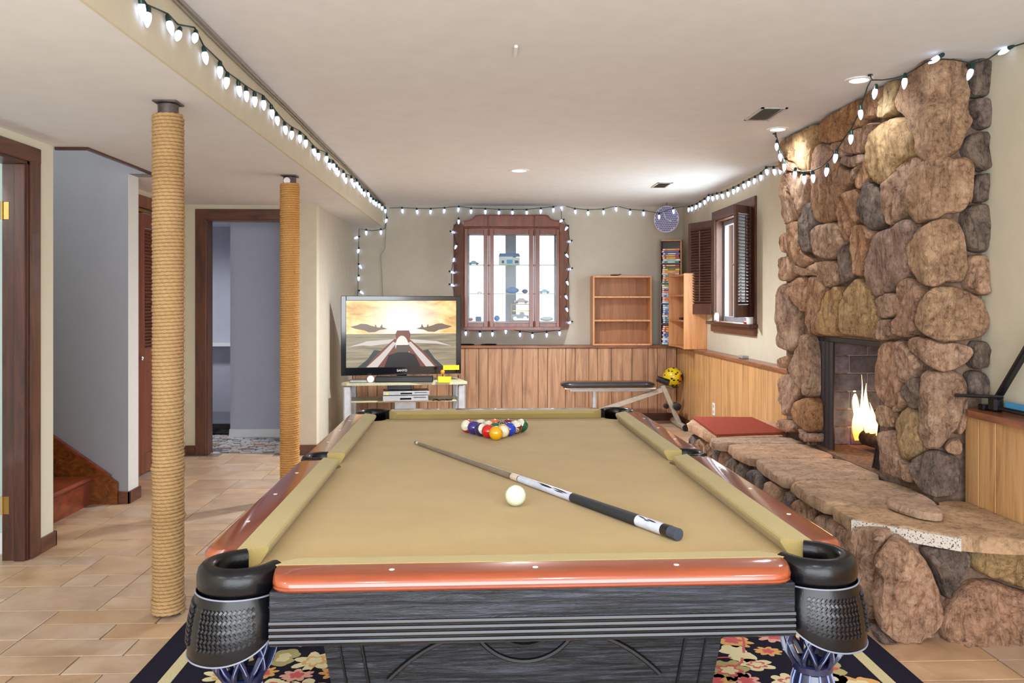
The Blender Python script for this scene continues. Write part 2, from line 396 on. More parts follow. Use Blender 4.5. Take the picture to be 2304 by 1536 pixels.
for n_, (x, y, a, b_) in enumerate(tiles):
    if (x < XS and y+b_*U > YD+.12) or x+a*U < -2.7 or x > XR: continue
    g = .0035; e = .0015
    if n_ < 295:
        if (a, b_) not in TP: TP[a, b_] = proto(B(g, g, -.012, a*U-g, b_*U-g, 0, bev=e), 'tile', m_tile)
        inst(TP[a, b_], 'tile', (x, y, 0), fl)
    else: tm.box(x+g, y+g, -.012, x+a*U-g, y+b_*U-g, 0)
tm.build('tile_field', m_tile, fl)['kind'] = 'stuff'
# stone-chip floor of the hall beyond the doorway
fh = struct('floor', B(-3.9, YD+.06, -.01, XS-.1, 9.6, .001), M('chip_grout', (150, 146, 150), .8))
cm = MB(); rc = random.Random(3)
for j in range(30):
    x = -3.4
    while x < -1.6:
        w_ = rc.uniform(.05, .13); cm.m = rc.choice([0, 0, 0, 1, 2, 0, 3])
        y = YD+.08+j*.045; cm.prism([(x+rc.uniform(0, .01), y+.003), (x+w_-.006, y+rc.uniform(0, .008)), (x+w_-.01, y+.04), (x+.006, y+.041)], 'xy', 0, .007); x += w_
cm.build('stone_chips', [M('chip_white', (206, 204, 208), .5), M('chip_tan', (176, 138, 108), .5), M('chip_grey', (122, 116, 120), .5), M('chip_cream', (196, 186, 170), .5)], fh)['kind'] = 'stuff'

# ceilings
ce = struct('ceiling', B(XB, YN, H, XR+.17, YW+.17, H+.12), m_ceil)
cl = MB()
HX, HY0, HY1 = -2.175, 4.585, 5.52
cl.box(-4.7, YN, HL, XB-.012, HY0, H+.12); cl.box(HX, HY0, HL, XB-.012, HY1, H+.12); cl.box(-4.7, HY1+.16, HL, XB-.012, YW+.17, H+.12); cl.box(HX, HY1, HL, XB-.012, HY1+.16, H+.12)
struct('ceiling', cl, m_ceil)
struct('trim_1', B(XB-.012, YN, HL-.002, XB, YW, H+.1), m_cream)          # painted side of the dropped ceiling
# brown trim round the stairwell opening
struct('trim_2', B(XL, HY0-.002, HL-.016, HX, HY0+.02, HL+.02).box(HX-.002, HY0, HL-.013, HX+.02, HY1, HL+.02), m_dark)
# back wall with an opening behind the display cabinet
WX0, WX1, WZ0, WZ1 = XU(1050, YW), XU(1254, YW), 1.08, 2.12
wb = MB().box(XS, YW, -.1, WX0, YW+.17, H).box(WX1, YW, -.1, XR+.17, YW+.17, H).box(WX0, YW, -.1, WX1, YW+.17, WZ0).box(WX0, YW, WZ1, WX1, YW+.17, H)
struct('wall_back', wb, m_back)
# right wall: window opening and firebox hole
RY0, RY1, RZ0, RZ1 = 6.89, 8.03, 1.14, 2.13
FY0, FY1, FZ0, FZ1 = 4.22, 5.10, .43, 1.12
wr = MB().box(XR, YN, -.1, XR+.17, FY0-.1, H).box(XR, FY1+.12, -.1, XR+.17, RY0, H).box(XR, FY0-.1, FZ1+.1, XR+.17, FY1+.12, H).box(XR, FY0-.1, -.1, XR+.17, FY1+.12, .3)
wr.box(XR, RY1, -.1, XR+.17, YW, H).box(XR, RY0, -.1, XR+.17, RY1, RZ0).box(XR, RY0, RZ1, XR+.17, RY1, H)
struct('wall_right', wr, m_cream)
# left wall with door opening, stub wall, alcove, stair enclosure, hall
struct('wall_left', MB().box(XL-.12, YN, -.1, XL, 3.35, HL).box(XL-.12, 3.35, 2.045, XL, 4.325, HL).box(XL-.12, 4.325, -.1, XL, 4.57, HL), m_pale)
struct('wall_left', MB().box(-4.7, 4.45, -.1, XL-.121, 4.57, 4.2), m_green)
sw = MB().box(-4.7, 5.52, -.1, XL-.002, 5.678, HL).box(-4.7, 5.52, HL, HX, 5.678, 4.2).box(-4.75, 4.5, -.1, -4.6, 5.6, 4.2).box(HX, HY0, H+.12, HX+.05, 5.6, 4.2).box(-4.7, 4.45, 4.2, HX+.1, 5.7, 4.3).box(XL-.12, 4.45, H+.12, HX, 4.57, 4.2)  # unseen lid over the stairwell keeps sky light from leaking in
struct('wall_left', sw, m_grey)
struct('wall_left', MB().box(XL-.002, 5.523, -.1, XL, 5.68, HL), m_white)   # painted end of the stub wall
struct('wall_left', MB().box(XA-.12, 5.68, -.1, XA, 5.80, HL).box(XA-.12, 6.93, -.1, XA, YD, HL).box(XA-.12, 5.80, 2.05, XA, 6.93, HL), m_cream)
DX0, DX1 = -2.40, -1.715
struct('wall_left', MB().box(XA-.12, YD, -.1, DX0, YD+.115, HL).box(DX1, YD, -.1, XS, YD+.115, HL).box(DX0, YD, 2.045, DX1, YD+.115, HL), m_cream)
struct('wall_left', MB().box(XS-.1, YD+.115, -.1, XS, YW+.1, HL), m_back)
# hall beyond: closet wall, far wall, outer wall
yc = P(570, 984, z=0).y; xc = XU(518, yc)
hw = MB().box(xc, yc, -.1, XS-.1, yc+.1, HL).box(-3.9, 9.35, -.1, XS-.1, 9.5, HL).box(-3.95, YD+.1, -.1, -3.85, 9.4, HL).box(-3.9, YD+.02, -.1, XA-.12, YD+.115, HL)
struct('wall_hall', hw, m_blue)
struct('baseboard_hall', MB().prism([(xc-.012, .0), (XS-.1, .0), (XS-.1, .085), (xc-.004, .085)], 'xz', yc-.014, yc), m_white)
struct('trim_3', MB().box(-3.85, 9.30, 1.05, XU(475, 9.3), 9.35, 1.09).box(XU(470, 9.3), 9.31, 1.09, XU(475, 9.3), 9.35, 2.1).box(-3.8, 9.2, .84, XU(519, 9.2), 9.35, .87), m_white)
tag(B(-3.4, 8.32, .007, xc-.01, 9.25, .115, bev=.01).build('low_step', m_blackg), 'low black step on the chip floor beyond the far doorway', 'step')
# side room beyond near-left door
struct('wall_side_room', MB().box(-4.5, YN, -.1, -4.4, 4.45, HL), m_green)
struct('baseboard_side_room', MB().box(-4.4, 4.43, 0, XL-.13, 4.449, .11), m_white)

# baseboards
def bb(name, mb): return struct(name, mb, m_trimh)
bb('baseboard_back', B(XS, YP-.014, 0, XP, YP, .085, bev=.003))
bb('baseboard_right', B(XP-.014, 6.26, 0, XP, YP-.015, .085, bev=.003))
bb('baseboard_left', MB().box(XL, 4.42, 0, XL+.014, 4.585, .08, bev=.003).box(XL-.12, 4.571, 0, XL+.014, 4.585, .08, bev=.003))
bb('baseboard_left', MB().box(XL, 5.505, 0, XL+.016, 5.69, .08, bev=.003).box(XL-.06, 5.505, 0, XL+.016, 5.52, .08, bev=.003))
bb('baseboard_left', MB().box(XA, 6.99, 0, XA+.014, YD, .085, bev=.003).box(XA, YD-.014, 0, DX0-.09, YD, .085, bev=.003).box(DX1+.09, YD-.014, 0, XS+.014, YD, .085, bev=.003).box(XS, YD, 0, XS+.014, YP, .085, bev=.003))

# wainscot panelling: planks as pieces
tb = struct('trim_4', B(XS, YP+.006, -.05, XP, YW, CAP-.03), m_groove)
seams = [780, 800, 827, 848, 880, 900, 930, 962, 983, 1010, 1035, 1046, 1077, 1098, 1129, 1175, 1211, 1232, 1273, 1294, 1325, 1345, 1376, 1422, 1458, 1479, 1500]
xs = [XS+.005]+[XU(u, YP) for u in seams if XU(u, YP) > XS+.03]+[XP-.003]
for a, b_ in zip(xs, xs[1:]):
    if b_-a > .012: B(a+.0025, YP, .0, b_-.0025, YP+.012, CAP-.03, bev=.0025).build('plank', m_plank, tb)
tr = struct('trim_5', MB().box(XP+.006, 5.56, -.05, XR, YP+.05, CAP-.03).box(XP+.006, YN, -.05, XR, 3.66, CAP-.03), m_groove)
rp = random.Random(4)
for lo, hi in ((5.56, YP), (YN, 3.655)):
    y = hi
    while y > lo+.02:
        wd = rp.choice([.105, .14, .2, .24, .16, .12]); y2 = max(lo, y-wd)
        B(XP, y2+.0025, 0, XP+.012, y-.0025, CAP-.03, bev=.0025).build('plank', m_plankr, tr); y = y2
struct('trim_6', MB().box(XS, YP-.022, CAP-.03, XP+.02, YW, CAP, bev=.004), m_cap)
struct('trim_7', MB().box(XP-.022, 5.56, CAP-.03, XR, YP, CAP, bev=.004), m_cap)
cpn = [(XP-.03, YN), (XP-.03, 3.50)]+[(XP-.03+.06-.06*math.cos(t), 3.56+.09*math.sin(t)) for t in (.3, .7, 1.1, 1.57)]+[(XR, 3.66), (XR, YN)]
struct('trim_7', MB().prism(cpn, 'xy', CAP-.03, CAP), m_cap, tri=True)

# ---------------------------------------------------------------- doors, casings, windows
d1 = group_struct('door_1')
MB().box(XL, 4.33, 0, XL+.016, 4.418, 2.11, bev=.004).build('casing', m_trim, d1)
MB().box(XL, 3.26, 0, XL+.016, 3.345, 2.11, bev=.004).build('casing', m_trim, d1)
MB().box(XL, 3.26, 2.045, XL+.017, 4.419, 2.125, bev=.004).build('casing', m_trimh, d1)
MB().box(XL-.125, 4.313, 0, XL+.002, 4.33, 2.045).build('jamb', m_dark, d1)
MB().box(XL-.125, 3.345, 0, XL+.002, 3.36, 2.045).build('jamb', m_dark, d1)
MB().box(XL-.06, 4.298, 0, XL-.004, 4.313, 2.03, bev=.003).build('door_stop', m_dark, d1)
MB().box(XL-.125, 3.35, 2.03, XL+.002, 4.33, 2.046).build('head_jamb', m_dark, d1)
for z0 in (P(18, 474, x=XL-.1).z, P(18, 1136, x=XL-.1).z):
    h = MB().box(XL-.122, 4.3105, z0-.045, XL-.09, 4.3128, z0+.045, bev=.001); h.tube([(XL-.124, 4.309, z0-.047), (XL-.124, 4.309, z0+.047)], .006)
    hh = h.build('hinge', m_brass, d1)
d2 = group_struct('door_2')
for x0, x1 in ((DX0-.09, DX0+.005), (DX1-.005, DX1+.09)): MB().box(x0, YD-.018, 0, x1, YD, 2.13, bev=.005).build('casing', m_trim, d2)
MB().box(DX0-.09, YD-.019, 2.04, DX1+.09, YD-.0005, 2.132, bev=.005).build('casing', m_trimh, d2)
MB().box(DX0, YD-.01, 0, DX0+.016, YD+.12, 2.045).build('jamb', m_trim, d2); MB().box(DX1-.016, YD-.01, 0, DX1, YD+.12, 2.045).build('jamb', m_trim, d2)
MB().box(DX0, YD-.01, 2.03, DX1, YD+.12, 2.046).build('head_jamb', m_trimh, d2)
lf = MB().box(-1.757, YD+.13, .012, -1.72, YD+.78, 2.02).build('door_leaf', M('dark_door_edge', (40, 38, 48), .5), d2)
kb = MB().lathe([(.001, 0), (.026, .002), (.026, .008), (.008, .012), (.008, .03), (.022, .038), (.028, .052), (.02, .064), (.001, .067)], (-1.757, YD+.71, P(621, 777, y=YD+.7).z), 16, (-1, 0, 0)).build('door_knob', m_black, lf, smooth=40)
# louvred bifold door on the alcove wall
d3 = group_struct('door_3')
MB().box(XA, 6.93, 0, XA+.016, 7.0, 2.12, bev=.004).build('casing', m_trim, d3); MB().box(XA, 5.73, 0, XA+.016, 5.8, 2.12, bev=.004).build('casing', m_trim, d3)
MB().box(XA, 5.73, 2.04, XA+.017, 7.0, 2.13, bev=.004).build('casing', m_louv, d3)
MB().box(XA-.035, 5.81, 2.012, XA-.01, 6.92, 2.035).build('door_track', m_brass, d3)
slat = proto(MB().obox((0, 0, 0), (.016, 0, .011), (0, .1, 0), (-.0022, 0, .0032)), 'slat', m_louv)
for y0, y1 in ((5.81, 6.355), (6.36, 6.925)):
    x0, x1 = XA-.045, XA-.015; ls = MB()
    ls.box(x0, y0, .015, x1, y0+.07, 2.005, bev=.003).box(x0, y1-.07, .015, x1, y1, 2.005, bev=.003)
    for z0, z1 in ((.015, .16), (.86, .97), (1.9, 2.005)): ls.box(x0, y0+.07, z0, x1, y1-.07, z1, bev=.003)
    ls.box(x0+.01, y0+.07, .16, x1-.01, y1-.07, .86)
    lf = ls.build('door_leaf', m_louv, d3)
    for q in range(36): inst(slat, 'slat', (XA-.03, (y0+y1)/2, .985+q*.0255), lf, scale=(1, (y1-y0-.14)/.2, 1))
    if y0 < 6: MB().lathe([(.001, 0), (.007, .002), (.007, .014), (.018, .02), (.02, .028), (.012, .036), (.001, .038)], (x1, 6.322, P(328, 804, x=XA).z), 14, (1, 0, 0)).build('door_knob', m_chrome, lf, smooth=40)
B(XA-.4, 5.7, -.05, XA-.3, 7.1, HL).build('closet_back', m_groove, d3)

# window in the right wall with casing, sash and louvred shutters
w1 = group_struct('window_1')
yc0, yc1 = RY0-.075, RY1+.075
MB().box(XR-.018, yc0, RZ0, XR, RY0, RZ1+.075, bev=.004).build('casing', m_trim, w1); MB().box(XR-.018, RY1, RZ0, XR, yc1, RZ1+.075, bev=.004).build('casing', m_trim, w1)
MB().box(XR-.02, yc0-.004, RZ1, XR, yc1+.004, RZ1+.085, bev=.004).build('casing', m_trimh, w1)
MB().box(XR-.075, yc0-.03, RZ0-.03, XR+.02, yc1+.03, RZ0, bev=.005).build('window_sill', m_dark, w1)
MB().box(XR-.03, yc0-.01, RZ0-.1, XR, yc1+.01, RZ0-.03, bev=.005).build('apron', m_trimh, w1)
MB().box(XR, RY0, RZ0, XR+.17, RY0+.015, RZ1).box(XR, RY1-.015, RZ0, XR+.17, RY1, RZ1).box(XR, RY0, RZ1-.015, XR+.17, RY1, RZ1).build('jamb', m_trim, w1)
m_vinyl = M('weathered_frame', (150, 146, 158), .4)
sa = MB().box(XR+.07, RY0+.015, RZ0, XR+.11, RY0+.06, RZ1-.015, bev=.004).box(XR+.07, RY1-.06, RZ0, XR+.11, RY1-.015, RZ1-.015, bev=.004).box(XR+.07, RY0+.06, RZ0, XR+.11, RY1-.06, RZ0+.05, bev=.004).box(XR+.07, RY0+.06, RZ1-.06, XR+.11, RY1-.06, RZ1-.015, bev=.004).build('window_sash', m_vinyl, w1)
MB().box(XR+.088, RY0+.05, RZ0+.04, XR+.092, RY1-.05, RZ1-.05).build('pane', m_glass, sa)
def shutter(hx, hy, fx, fy, z0, z1, rod=True):
    a = Vector((hx, hy, 0)); b = Vector((fx, fy, 0)); d = b-a; L = d.length; ang = math.atan2(d.y, d.x)
    t = bpy.data.objects.new('shutter', None); C.objects.link(t); t.parent = w1; t.location = a; t.rotation_euler = (0, 0, ang); PM[t.name] = Matrix.Translation(a) @ Matrix.Rotation(ang, 4, 'Z')
    s = MB().box(0, -.011, z0, .04, .011, z1, bev=.003).box(L-.04, -.011, z0, L, .011, z1, bev=.003).box(.04, -.011, z0, L-.04, .011, z0+.105, bev=.003).box(.04, -.011, z1-.07, L-.04, .011, z1, bev=.003)
    s.build('shutter_frame', m_shut, t, local=True)
    n = 28; h = (z1-z0-.175)/n; pr = proto(MB().obox((0, 0, 0), (.1, 0, 0), (0, .012, .010), (0, -.002, .0024)), 'slat', m_shut)
    for q in range(n): inst(pr, 'slat', (L/2, 0, z0+.105+h*(q+.5)), t, scale=((L-.08)/.2, 1, 1))
    if rod: MB().box(L/2-.006, -.028, z0+.13, L/2+.006, -.018, z1-.09, bev=.002).box(L/2-.006, .018, z0+.13, L/2+.006, .026, z1-.09, bev=.002).build('tilt_rod', m_shut, t, local=True)
    MB().ball((L-.015, -.02, (z0+z1)/2-.03), .009, 10, 6).build('knob', m_brass, t, local=True, smooth=True)
    return t
shutter(XR-.01, RY1+.02, 2.118, 8.43, RZ0+.065, RZ0+.065+.93)
shutter(XR-.02, RY0+.0, 2.062, 6.70, RZ0+.06, RZ0+.06+.93)
# window behind the display cabinet
w2 = group_struct('window_2')
mu0, mu1 = XU(1137, YW+.1), XU(1161, YW+.1)
MB().box(WX0, YW+.06, WZ0, WX0+.03, YW+.1, WZ1).box(WX1-.03, YW+.06, WZ0, WX1, YW+.1, WZ1).box(WX0, YW+.06, WZ0, WX1, YW+.1, WZ0+.03).box(WX0, YW+.06, WZ1-.03, WX1, YW+.1, WZ1).box(mu0, YW+.05, WZ0, mu1, YW+.11, WZ1, bev=.01).build('window_frame', m_vinyl, w2)
MB().box(WX0+.02, YW+.078, WZ0+.02, mu0+.01, YW+.082, WZ1-.02).build('pane', m_glass, w2); MB().box(mu1-.01, YW+.078, WZ0+.02, WX1-.02, YW+.082, WZ1-.02).build('pane', m_glass, w2)

# stairs
st = thing('staircase', 'reddish brown wooden steps climbing left behind the near grey wall opening', 'stairs', (-2.57, 5.04, 0))
rz_, rn_ = .187, .262
for q in range(7):
    x = -2.57-q*rn_; z = q*rz_
    B(x-.02, 4.572, z, x, 5.49, z+rz_-.03).build('riser', m_stair, st)
    B(x-rn_-.01, 4.572, z+rz_-.03, x+.028, 5.49, z+rz_, bev=.012).build('tread', m_stair, st)
sk = [(-2.395, .0), (-2.395, .14), (-2.44, .175)]; xe = -4.5
sk += [(xe, .175+(-2.44-xe)*rz_/rn_), (xe, .0)]
MB().prism(sk, 'xz', 5.492, 5.518).build('skirt_board', m_skirt, st)
MB().bar((-2.44, 5.497, .182), (xe, 5.497, .182+(-2.44-xe)*rz_/rn_), .03, .016).build('skirt_cap', m_stair, st)

# cables along the dropped ceiling edge
tag(MB().tube([(XB+.012, y, H-.012+.004*math.sin(y*3)) for y in [2+.3*i for i in range(25)]], .006, 6).tube([(XB+.028, y, H-.009+.003*math.sin(y*4+1)) for y in [2+.3*i for i in range(25)]], .005, 6).build('cable', m_gwire), 'pale twin cable clipped along the top edge of the dropped ceiling', 'cable')

# ceiling fittings
def downlight(u, v, label, k_=1.0):
    c = P(u, v, z=H); t = thing('downlight', label, 'light', (c.x, c.y, H), group='recessed ceiling downlights')
    MB().lathe([(.046*k_, -.006), (.066*k_, -.006), (.069*k_, 0), (.046*k_, 0), (.046*k_, -.006)], (0, 0, 0), 28).build('trim_ring', m_white, t, local=True, smooth=30)
    MB().lathe([(.001, -.002), (.047*k_, -.002), (.047*k_, -.001), (.001, -.001)], (0, 0, 0), 24).build('lens', m_lampd, t, local=True)
    return c
DL = [downlight(1168, 383, 'round recessed white downlight in the middle of the ceiling', 1.3), downlight(1750, 290, 'round recessed downlight nearest the far corner of the stone chimney'), downlight(1933, 179, 'round recessed downlight close above the stone chimney edge')]
def vent(u, v, hx, hy, label):
    c = P(u, v, z=H); t = thing('ceiling_vent', label, 'vent', (c.x, c.y, H))
    f = MB().box(-hx, -hy, -.006, hx, -hy+.015, 0).box(-hx, hy-.015, -.006, hx, hy, 0).box(-hx, -hy, -.006, -hx+.015, hy, 0).box(hx-.015, -hy, -.006, hx, hy, 0).box(-hx, -hy, -.001, hx, hy, 0)
    f.build('frame', M('vent_white', (200, 198, 194), .5), t, local=True)
    pr = proto(MB().obox((0, 0, 0), (.004, 0, .003), (0, hy-.014, 0), (-.001, 0, .001)), 'slat', M('vent_slat', (120, 112, 104), .5)); n = int((2*hx-.03)/.011)
    for q in range(n): inst(pr, 'slat', (-hx+.02+q*.011, 0, -.004), t)
    B(-hx+.015, -hy+.015, -.0022, hx-.015, hy-.015, -.001).build('duct_shade', m_black, t, local=True)
vent(1722, 256, .075, .16, 'small slatted ceiling vent between the two downlights near the stone chimney')
vent(1489, 416, .07, .16, 'small slatted ceiling vent near the far right corner')
c = P(1160, 112, z=H)
tag(MB().box(c.x-.008, c.y-.07, H-.012, c.x+.008, c.y+.07, H, bev=.003).build('ceiling_clip', m_white), 'small white strip stuck to the main ceiling above the table', 'clip')
# ---------------------------------------------------------------- rope-wrapped posts
def column(x, y, rad, ztop, mat, label, bulges):
    t = thing('rope_wrapped_column', label, 'column', (x, y, 0))
    p = MB().lathe([(rad-.022, 0), (rad-.022, HL-.012)], (0, 0, 0), 20); p.build('steel_post', m_iron, t, local=True, smooth=40)
    MB().box(-rad*.78, -rad*.78, HL-.008, rad*.78, rad*.78, HL-.0005, bev=.002).build('top_plate', m_iron, t, local=True)
    r = .0078; turns = int((ztop-.0)/(2*r*.97)); per = 64; n = 10; rr = []
    for i in range(turns*per+1):
        a = 2*pi*i/per; z = r+i/per*(2*r*.97); k = 1.0
        R0 = rad-r+.0012*math.sin(i*.23)+sum(.006*math.exp(-((z-b)/.012)**2) for b in bulges)
        c = Vector((math.cos(a)*R0, math.sin(a)*R0, z)); er = Vector((math.cos(a), math.sin(a), 0)); ez = Vector((0, 0, 1)); tw = i*.50
        rr.append([c+(er*math.cos(th)+ez*math.sin(th))*(r*(1+.20*math.cos(3*(th-tw)))) for th in [2*pi*q/n for q in range(n)]])
    MB().rings(rr).build('rope_wrap', mat, t, local=True, smooth=True, fix=False)
    return t
ca = P(374, 1388, z=0); cb = P(652, 1190, z=0)
column(-1.335, 3.55, .064, ZV(372, 254, 3.5), m_rope, 'near post wrapped in tan rope, standing on the tiles left of the pool table', [.03, .06, .42, .62])
column(-1.385, 5.57, .064, ZV(652, 414, 5.5), m_rope2, 'far post wrapped in orange-tan rope beside the far doorway', [.05])
col2 = bpy.data.objects['rope_wrapped_column.001']
cx_ = P(652, 700, y=5.57).x; col2.location.x = cx_
t = col2
MB().lathe([(.0, 0), (.022, .001), (.022, .006), (.0, .008)], (0.0-.008, -.044, HL-.04), 14, (0, -1, 0)).build('bolt_cap', m_white, t, local=True)

# ---------------------------------------------------------------- rug under the table
rug = thing('floral_rug', 'black rug with cream stripe and autumn leaf pattern beneath the pool table', 'rug', (.15, 2.85, 0))
rx, ry = 1.372, 1.83
m_rugb = M('black_rug_pile', (36, 34, 46), .98, var=.35, scale=300, bump=.4, spec=.05)
B(-rx, -ry, 0, rx, ry, .010, bev=.003).build('pile', m_rugb, rug, local=True)
m_rc = M('cream_rug_pile', (206, 194, 152), .98, var=.12, scale=260, bump=.4, spec=.05)
s = MB()
for a, b_, c_, d_ in ((-rx+.10, -ry+.10, rx-.10, -ry+.145), (-rx+.10, ry-.145, rx-.10, ry-.10), (-rx+.10, -ry+.145, -rx+.145, ry-.145), (rx-.145, -ry+.145, rx-.10, ry-.145)): s.box(a, b_, .009, c_, d_, .0112)
s.build('cream_stripe', m_rc, rug, local=True)
rg = random.Random(8); lm = MB(); z = .0106
def blob(cx, cy, rad, ang, lobes, el, mi, zz, depth=.28):
    n = 36; pts = []
    for q in range(n):
        a = 2*pi*q/n; r = rad*(1-depth+depth*abs(math.cos(lobes*a/2))**.8+.06*math.sin(7*a+cx*40)+.09*noise.noise(Vector((math.cos(a)*3+cx*9, math.sin(a)*3+cy*9, lobes)))); x, y = r*math.cos(a)*el, r*math.sin(a)
        pts.append((cx+x*math.cos(ang)-y*math.sin(ang), cy+x*math.sin(ang)+y*math.cos(ang)))
    b = len(lm.v); lm.v += [(cx, cy, zz)]+[(p[0], p[1], zz) for p in pts]
    for q in range(n): lm.f.append([b, b+1+q, b+1+(q+1) % n]); lm.mi.append(mi)
fx0, fy0 = rx-.16, ry-.16
for i in range(20):
    for j in range(26):
        cx = -fx0+.07+(i+.5*(j % 2))*.128+rg.uniform(-.03, .03); cy = -fy0+.07+j*.13+rg.uniform(-.03, .03)
        if abs(cx) > fx0-.06 or abs(cy) > fy0-.06 or rg.random() < .06: continue
        ang = rg.uniform(0, 6.28); kd = rg.random(); r = rg.uniform(.05, .085)
        if kd < .45:
            blob(cx, cy, r, ang, rg.choice([5, 6, 7]), 1.2, rg.choice([0, 0, 1]), z, .45); blob(cx, cy, r*.62, ang, 5, 1.1, rg.choice([2, 3]), z+.0004, .5); blob(cx, cy, r*.4, ang, 5, 1.1, 0, z+.0008, .4)
        elif kd < .75: blob(cx, cy, r, ang, 2, 1.0, rg.choice([1, 3, 0]), z, .55); blob(cx, cy, r*.5, ang+.2, 2, 1.0, 0, z+.0004, .6)
        else: blob(cx, cy, r*.8, ang, 9, 1.3, rg.choice([3, 4]), z, .3); blob(cx, cy, r*.45, ang, 5, 1.0, 2, z+.0004, .4)
for i in range(26):
    x, y = rg.uniform(-fx0+.1, fx0-.1), rg.uniform(-fy0+.1, fy0-.1); a = rg.uniform(0, 6.28); pts = []
    for q in range(14):
        x += .03*math.cos(a); y += .03*math.sin(a); a += rg.uniform(-.15, .35)
        if abs(x) < fx0-.03 and abs(y) < fy0-.03: pts.append((x, y))
    for p, q in zip(pts, pts[1:]):
        d = Vector((q[0]-p[0], q[1]-p[1])).normalized()*.005; lm.m = 2; lm.add([(p[0]-d.y, p[1]+d.x, z+.0002), (p[0]+d.y, p[1]-d.x, z+.0002), (q[0]+d.y, q[1]-d.x, z+.0002), (q[0]-d.y, q[1]+d.x, z+.0002)], [(0, 1, 2, 3)])
lm.build('leaf_pattern', [M('rug_cream', (226, 214, 168), .98, bump=.3, scale=260), M('rug_olive', (178, 166, 112), .98, bump=.3, scale=260), M('rug_rose', (206, 92, 96), .98, bump=.3, scale=260), M('rug_gold', (222, 168, 100), .98, bump=.3, scale=260), M('rug_pink', (226, 164, 150), .98, bump=.3, scale=260)], rug, local=True, fix=False)['kind'] = 'stuff'

# ---------------------------------------------------------------- pool table
TX, TY, TR = .0815, 2.825, .0172
pt = thing('pool_table', 'large pool table with khaki cloth, cherry rails and black body in the foreground', 'table', (TX, TY, 0), TR)
NX, NY = .559, 1.1175; BZ = .764; RT = .802
def L(o): o.parent = pt; return o
# bed with pocket cut-outs
def arc(cx, cy, r, a0, a1, n=8): return [(cx+r*math.cos(a0+(a1-a0)*q/n), cy+r*math.sin(a0+(a1-a0)*q/n)) for q in range(n+1)]
bx, by = NX+.04, NY+.04; PC = (NX+.030, NY+.030); pr_ = .066
bed = []
bed += arc(PC[0], -PC[1], pr_, pi, pi/2)[0:]           # lower right corner: from left to up
bed += [(bx, -.06)]+arc(NX+.062, 0, .058, -pi/2-.3, -1.5*pi+.3)+[(bx, .06)]
bed += arc(PC[0], PC[1], pr_, -pi/2, -pi)
bed += arc(-PC[0], PC[1], pr_, 0, -pi/2)
bed += [(-bx, .06)]+arc(-NX-.062, 0, .058, pi/2-.3, -pi/2+.3)+[(-bx, -.06)]
bed += arc(-PC[0], -PC[1], pr_, pi/2, 0)
MB().prism(bed, 'xy', .735, BZ).build('playing_surface', m_felt, pt, local=True, tri=True)
# rails: wood with cushion
def cushion(half_len0, half_len1, face):       # local: nose at y=0, back at y=+.056; x along
    return None
def rail(p0, p1, nrm, e0, e1, wood_m, wl0, wl1, along):
    # p0->p1 nose line, nrm outward; e0,e1 = extra back length at both ends (cushion face cut)
    p0, p1, nrm = Vector((*p0, 0)), Vector((*p1, 0)), Vector((*nrm, 0)); d = (p1-p0).normalized(); CB = .056
    sec = [(.0, .797), (.004, .8005), (CB, .8035), (CB, .764), (.014, .7655), (.0, .790)]
    rr = []
    for q, P0, e in ((0, p0, -e0), (1, p1, e1)):
        rr.append([P0+nrm*a+d*(e*a/CB)+Vector((0, 0, z)) for a, z in sec])
    cu = MB().rings(rr)
    # wood
    W0 = .0565; s2 = [(W0, .774), (W0, .8025), (W0+.060, .8025), (W0+.068, .8), (W0+.074, .7945), (W0+.078, .789), (W0+.0785, .7835), (W0+.0745, .780), (W0+.077, .777), (W0+.073, .773), (W0+.03, .773)]
    a0, a1 = p0-d*wl0, p1+d*wl1; ww = MB(); R_ = []
    n = 6; ch = .045
    for q in range(2*n):
        # rounded outer corners at both ends
        if q < n: f = q/(n-1); base = a0+d*(ch*(1-math.cos(f*pi/2))); inset = ch*.8*(1-math.sin(f*pi/2))
        else: f = (q-n)/(n-1); base = a1-d*(ch*(1-math.sin(f*pi/2)) if False else ch*(1-math.cos((1-f)*pi/2))); inset = ch*.8*(1-math.sin((1-f)*pi/2))
        R_.append([base+nrm*(a if a <= W0 else max(W0+.0005+(k*.0001), a-inset))+Vector((0, 0, z)) for k, (a, z) in enumerate(s2)])
    wd = ww.rings(R_).build('rail', wood_m, pt, local=True, smooth=35)
    cu.build('cushion', m_feltc, wd, local=True)
    PM[wd.name] = MI(pt)
    return wd
def sight(rl, x, y): MB().lathe([(.0001, 0), (.0055, 0), (.0055, .0006), (.0001, .0008)], (x, y, .8025), 12).build('sight', m_dot, rl, local=True)
cn = .088; sd = .062
for sx in (-1, 1):
    for (ya, yb) in ((-NY+cn, -sd), (sd, NY-cn)):
        near = ya < 0
        r_ = rail((sx*NX, ya), (sx*NX, yb), (sx, 0), .060 if near else .028, .028 if near else .060, m_rail, .035 if near else .004, .004 if near else .035, 'y')
        for q in (1, 2, 3): sight(r_, sx*(NX+.094), (-1 if near else 1)*NY*q/4)
for sy in (-1, 1):
    r_ = rail((-NX+cn, sy*NY), (NX-cn, sy*NY), (0, sy), .060, .060, m_railx, .035, .035, 'x')
    for q in (-1, 0, 1): sight(r_, q*NX/2, sy*(NY+.094))
